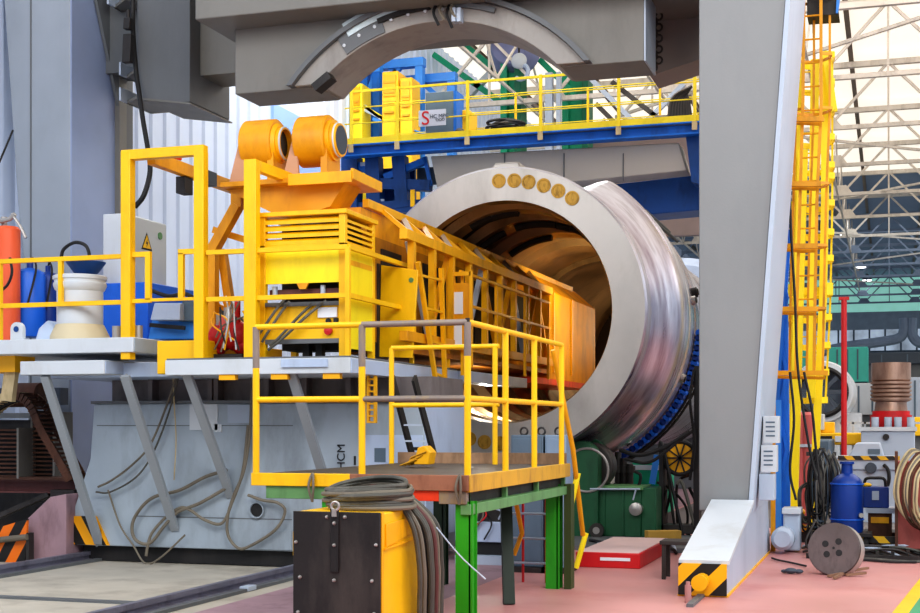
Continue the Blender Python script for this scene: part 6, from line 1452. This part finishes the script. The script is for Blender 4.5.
cx2, cz2 = XatY(822, 34), ZatY(822, 392, 34); R2 = 30*mpp(822, 34)
MB().lathe([(34.0, R2*.78), (34.0, R2), (34.2, R2*1.05), (36.5, R2*1.05), (36.5, R2*.7)], (cx2, 0, cz2), 'Y', 56).build('ring', WHT, t)
MB().lathe([(34.0, R2*.78), (34.9, R2*.74), (35.0, .001)], (cx2, 0, cz2), 'Y', 48).build('dish', GRYL, t)
for a in range(0, 360, 45):
    d = Vector((math.cos(math.radians(a)), 0, math.sin(math.radians(a)))); o = Vector((cx2, 34.0, cz2)); MB().bar(o+d*R2*.2, o+d*R2*.8, .1, .1, (0, 1, 0)).build('spoke', SLATED, t)
MB().torus((cx2, 33.98, cz2), R2*.78, .07, 'Y', 40, 6).build('seal', BLK, t)
MB().box(cx2-.8, cx2+.9, 34.2, 36, 0, cz2-R2*.7).build('foot', WHT, t)
for i, (a, b, c, d, Y_, mat, lab) in enumerate(((827, 868, 347, 382, 60, TEAL, 'turquoise machine enclosure far back below the window strip'), (845, 900, 383, 415, 48, WHT, 'long white machine cover far back behind the rotor'),
        (900, 960, 377, 430, 44, GRYL, 'pale grey lathe housing at the right edge far back'), (856, 960, 352, 364, 66, SLATED, 'dark slate gallery beam above the turquoise enclosure'), (790, 812, 350, 380, 58, TEAL, 'turquoise cabinet seen through the ladder cage'),
        (899, 960, 417, 436, 36, YEL, 'yellow machine bed at the right edge behind the gearbox'), (800, 860, 400, 432, 52, WHTB, 'bluish white machine row behind the white ring'), (800, 830, 440, 470, 26, SLATE, 'slate blue cabinet behind the hanging cable bundle'))):
    t = thing('hall_machine', lab, 'machine', (XatY((a+b)/2, Y_), Y_, 0))
    pbox(MB(), a, b, c, d, Y_, 2.2).build('cover', mat, t, .03)
    x0, x1 = XatY(a, Y_), XatY(b, Y_); zb2 = ZatY((a+b)/2, d, Y_)
    MB().box(x0+.05, x1-.05, Y_+.2, Y_+2, 0, zb2).build('base', GRYD if i % 2 else SLATE, t)
    n = 3
    for k in range(1, n+1): x = x0+(x1-x0)*k/(n+1); MB().box(x-.03, x+.03, Y_-.03, Y_, zb2+.1, ZatY((a+b)/2, c, Y_)-.1).build('panel_joint', SLATE, t)
t = thing('red_cylinder', 'pair of faded red upright cylinders behind the yellow ladder foot', 'cylinder', (XatY(806, 22), 22, 0))
for px in (799, 807): MB().lathe([(0, .001), (0, .11), (ZatY(px, 415, 22), .11), (ZatY(px, 412, 22), .05), (ZatY(px, 412, 22), .001)], (XatY(px, 22), 22, 0), 'Z', 24).build('cylinder_body', paint('faded red paint', '#b85a58', .45, var=.15), t)
MB().box(XatY(795, 22), XatY(812, 22), 21.85, 21.9, ZatY(800, 447, 22), ZatY(800, 444, 22)).build('band', GRYL, t)
t = thing('window_pipe', 'pale grey pipe running along the far window strip and bending up', 'pipe', (XatY(880, 90), 90, 5))
MB().tube(spline([onY(820, 352, 95), onY(850, 346, 95), onY(880, 342, 95), onY(899, 338, 95), onY(904, 330, 95), onY(904, 318, 95)]), .35, 10).build('pipe', GRYL, t)
MB().tube(spline([onY(930, 345, 95), onY(918, 342, 95), onY(912, 334, 95), onY(912, 318, 95)]), .35, 10).build('branch', GRYL, t)
t = thing('thin_barrier', 'thin pale barrier rail with posts across the far hall', 'barrier', (XatY(880, 30), 30, 0))
MB().box(XatY(838, 30), XatY(940, 30), 30, 30.04, ZatY(880, 424, 30), ZatY(880, 422, 30)).build('rail', GRYL, t)
for i in range(8): x = XatY(840+i*12, 30); MB().box(x, x+.04, 30, 30.04, 0, ZatY(880, 422, 30)).build('post', GRYL, t)
# low items filling the floor behind the ladder
t = thing('orange_valve_rack', 'small rack of orange and grey valves on the floor left of the cable bundle', 'rack', (XatY(808, 19.0), 19.0, 0))
for i, (a, b) in enumerate(((800, 512), (806, 520), (813, 515), (818, 524), (803, 528))):
    MB().sphere(onY(a, b, 18.9), .06, 12, 8, (1.2, 1, .9)).build('valve', [ORG, STEELD, YEL, STEELD, ORG][i], t)
MB().box(XatY(796, 19), XatY(824, 19), 18.95, 19.2, 0, ZatY(808, 527, 19)).build('rack_body', BLKP, t)
# ================================================================ LIGHT
sc_ = bpy.context.scene
w = bpy.data.worlds.new('world'); sc_.world = w; w.use_nodes = True
bg = w.node_tree.nodes['Background']; bg.inputs[0].default_value = (.80, .88, 1.0, 1); bg.inputs[1].default_value = .70
def area(name, loc, tgt, size, power, col=(1, 1, 1), sy=None):
    l = bpy.data.lights.new(name, 'AREA'); l.size = size; l.energy = power; l.color = col
    if sy: l.shape = 'RECTANGLE'; l.size_y = sy
    o = bpy.data.objects.new(name, l); COL.objects.link(o); o.location = loc
    o.rotation_euler = (Vector(tgt)-Vector(loc)).to_track_quat('-Z', 'Y').to_euler(); return o
area('key_light', (3, 3, 10.5), (-5, 16, 2), 6, 1150, (1, .99, .96))
area('left_light', (-8, 3, 9.5), (-8, 15, 2), 6, 650, (1, .98, .96))
area('right_light', (8, 12, 7), (-2, 15, 2), 6, 500, (.86, .93, 1.0))
area('hall_fill', (5, 30, 12), (2, 32, 0), 10, 1800, (1, .98, .95), 24)  # unseen area light added to brighten the right hall machines
area('hall_fill_left', (-8, 26, 12.0), (-6, 26, 0), 5, 900, (1, .98, .95), 10)  # unseen area light added to brighten the left of the hall
area('hall_fill_far', (3, 75, 12), (3, 76, 0), 12, 900, (.92, .97, 1), 30)  # unseen area light added to lift the far hall
def point(name, loc, power, col, r=.2):
    l = bpy.data.lights.new(name, 'POINT'); l.energy = power; l.color = col; l.shadow_soft_size = r
    o = bpy.data.objects.new(name, l); COL.objects.link(o); o.location = loc; return o
area('bore_fill', (-4.1, 22.2, 3.9), (-5.6, 24.6, 3.1), .8, 60, (1, .86, .5))  # unseen light added to brighten the boom's end box
area('bore_end_fill', (-4.3, 30.9, 4.0), (-4.9, 24, 3.4), .8, 45, (1, .8, .55))  # unseen warm light added at the far end of the bore
point('bore_deep_fill', (-4.6, 28.5, 3.2), 25, (1, .75, .45))  # warm fill added deep inside the bore, out of sight
point('bore_floor_fill', (-5.75, 19.2, 2.1), 30, (1, .94, .8), .03)  # small light added to brighten the bottom of the bore
sc_.view_settings.view_transform = 'Standard'
sc_.view_settings.look = 'Medium High Contrast'
sc_.view_settings.exposure = -0.16
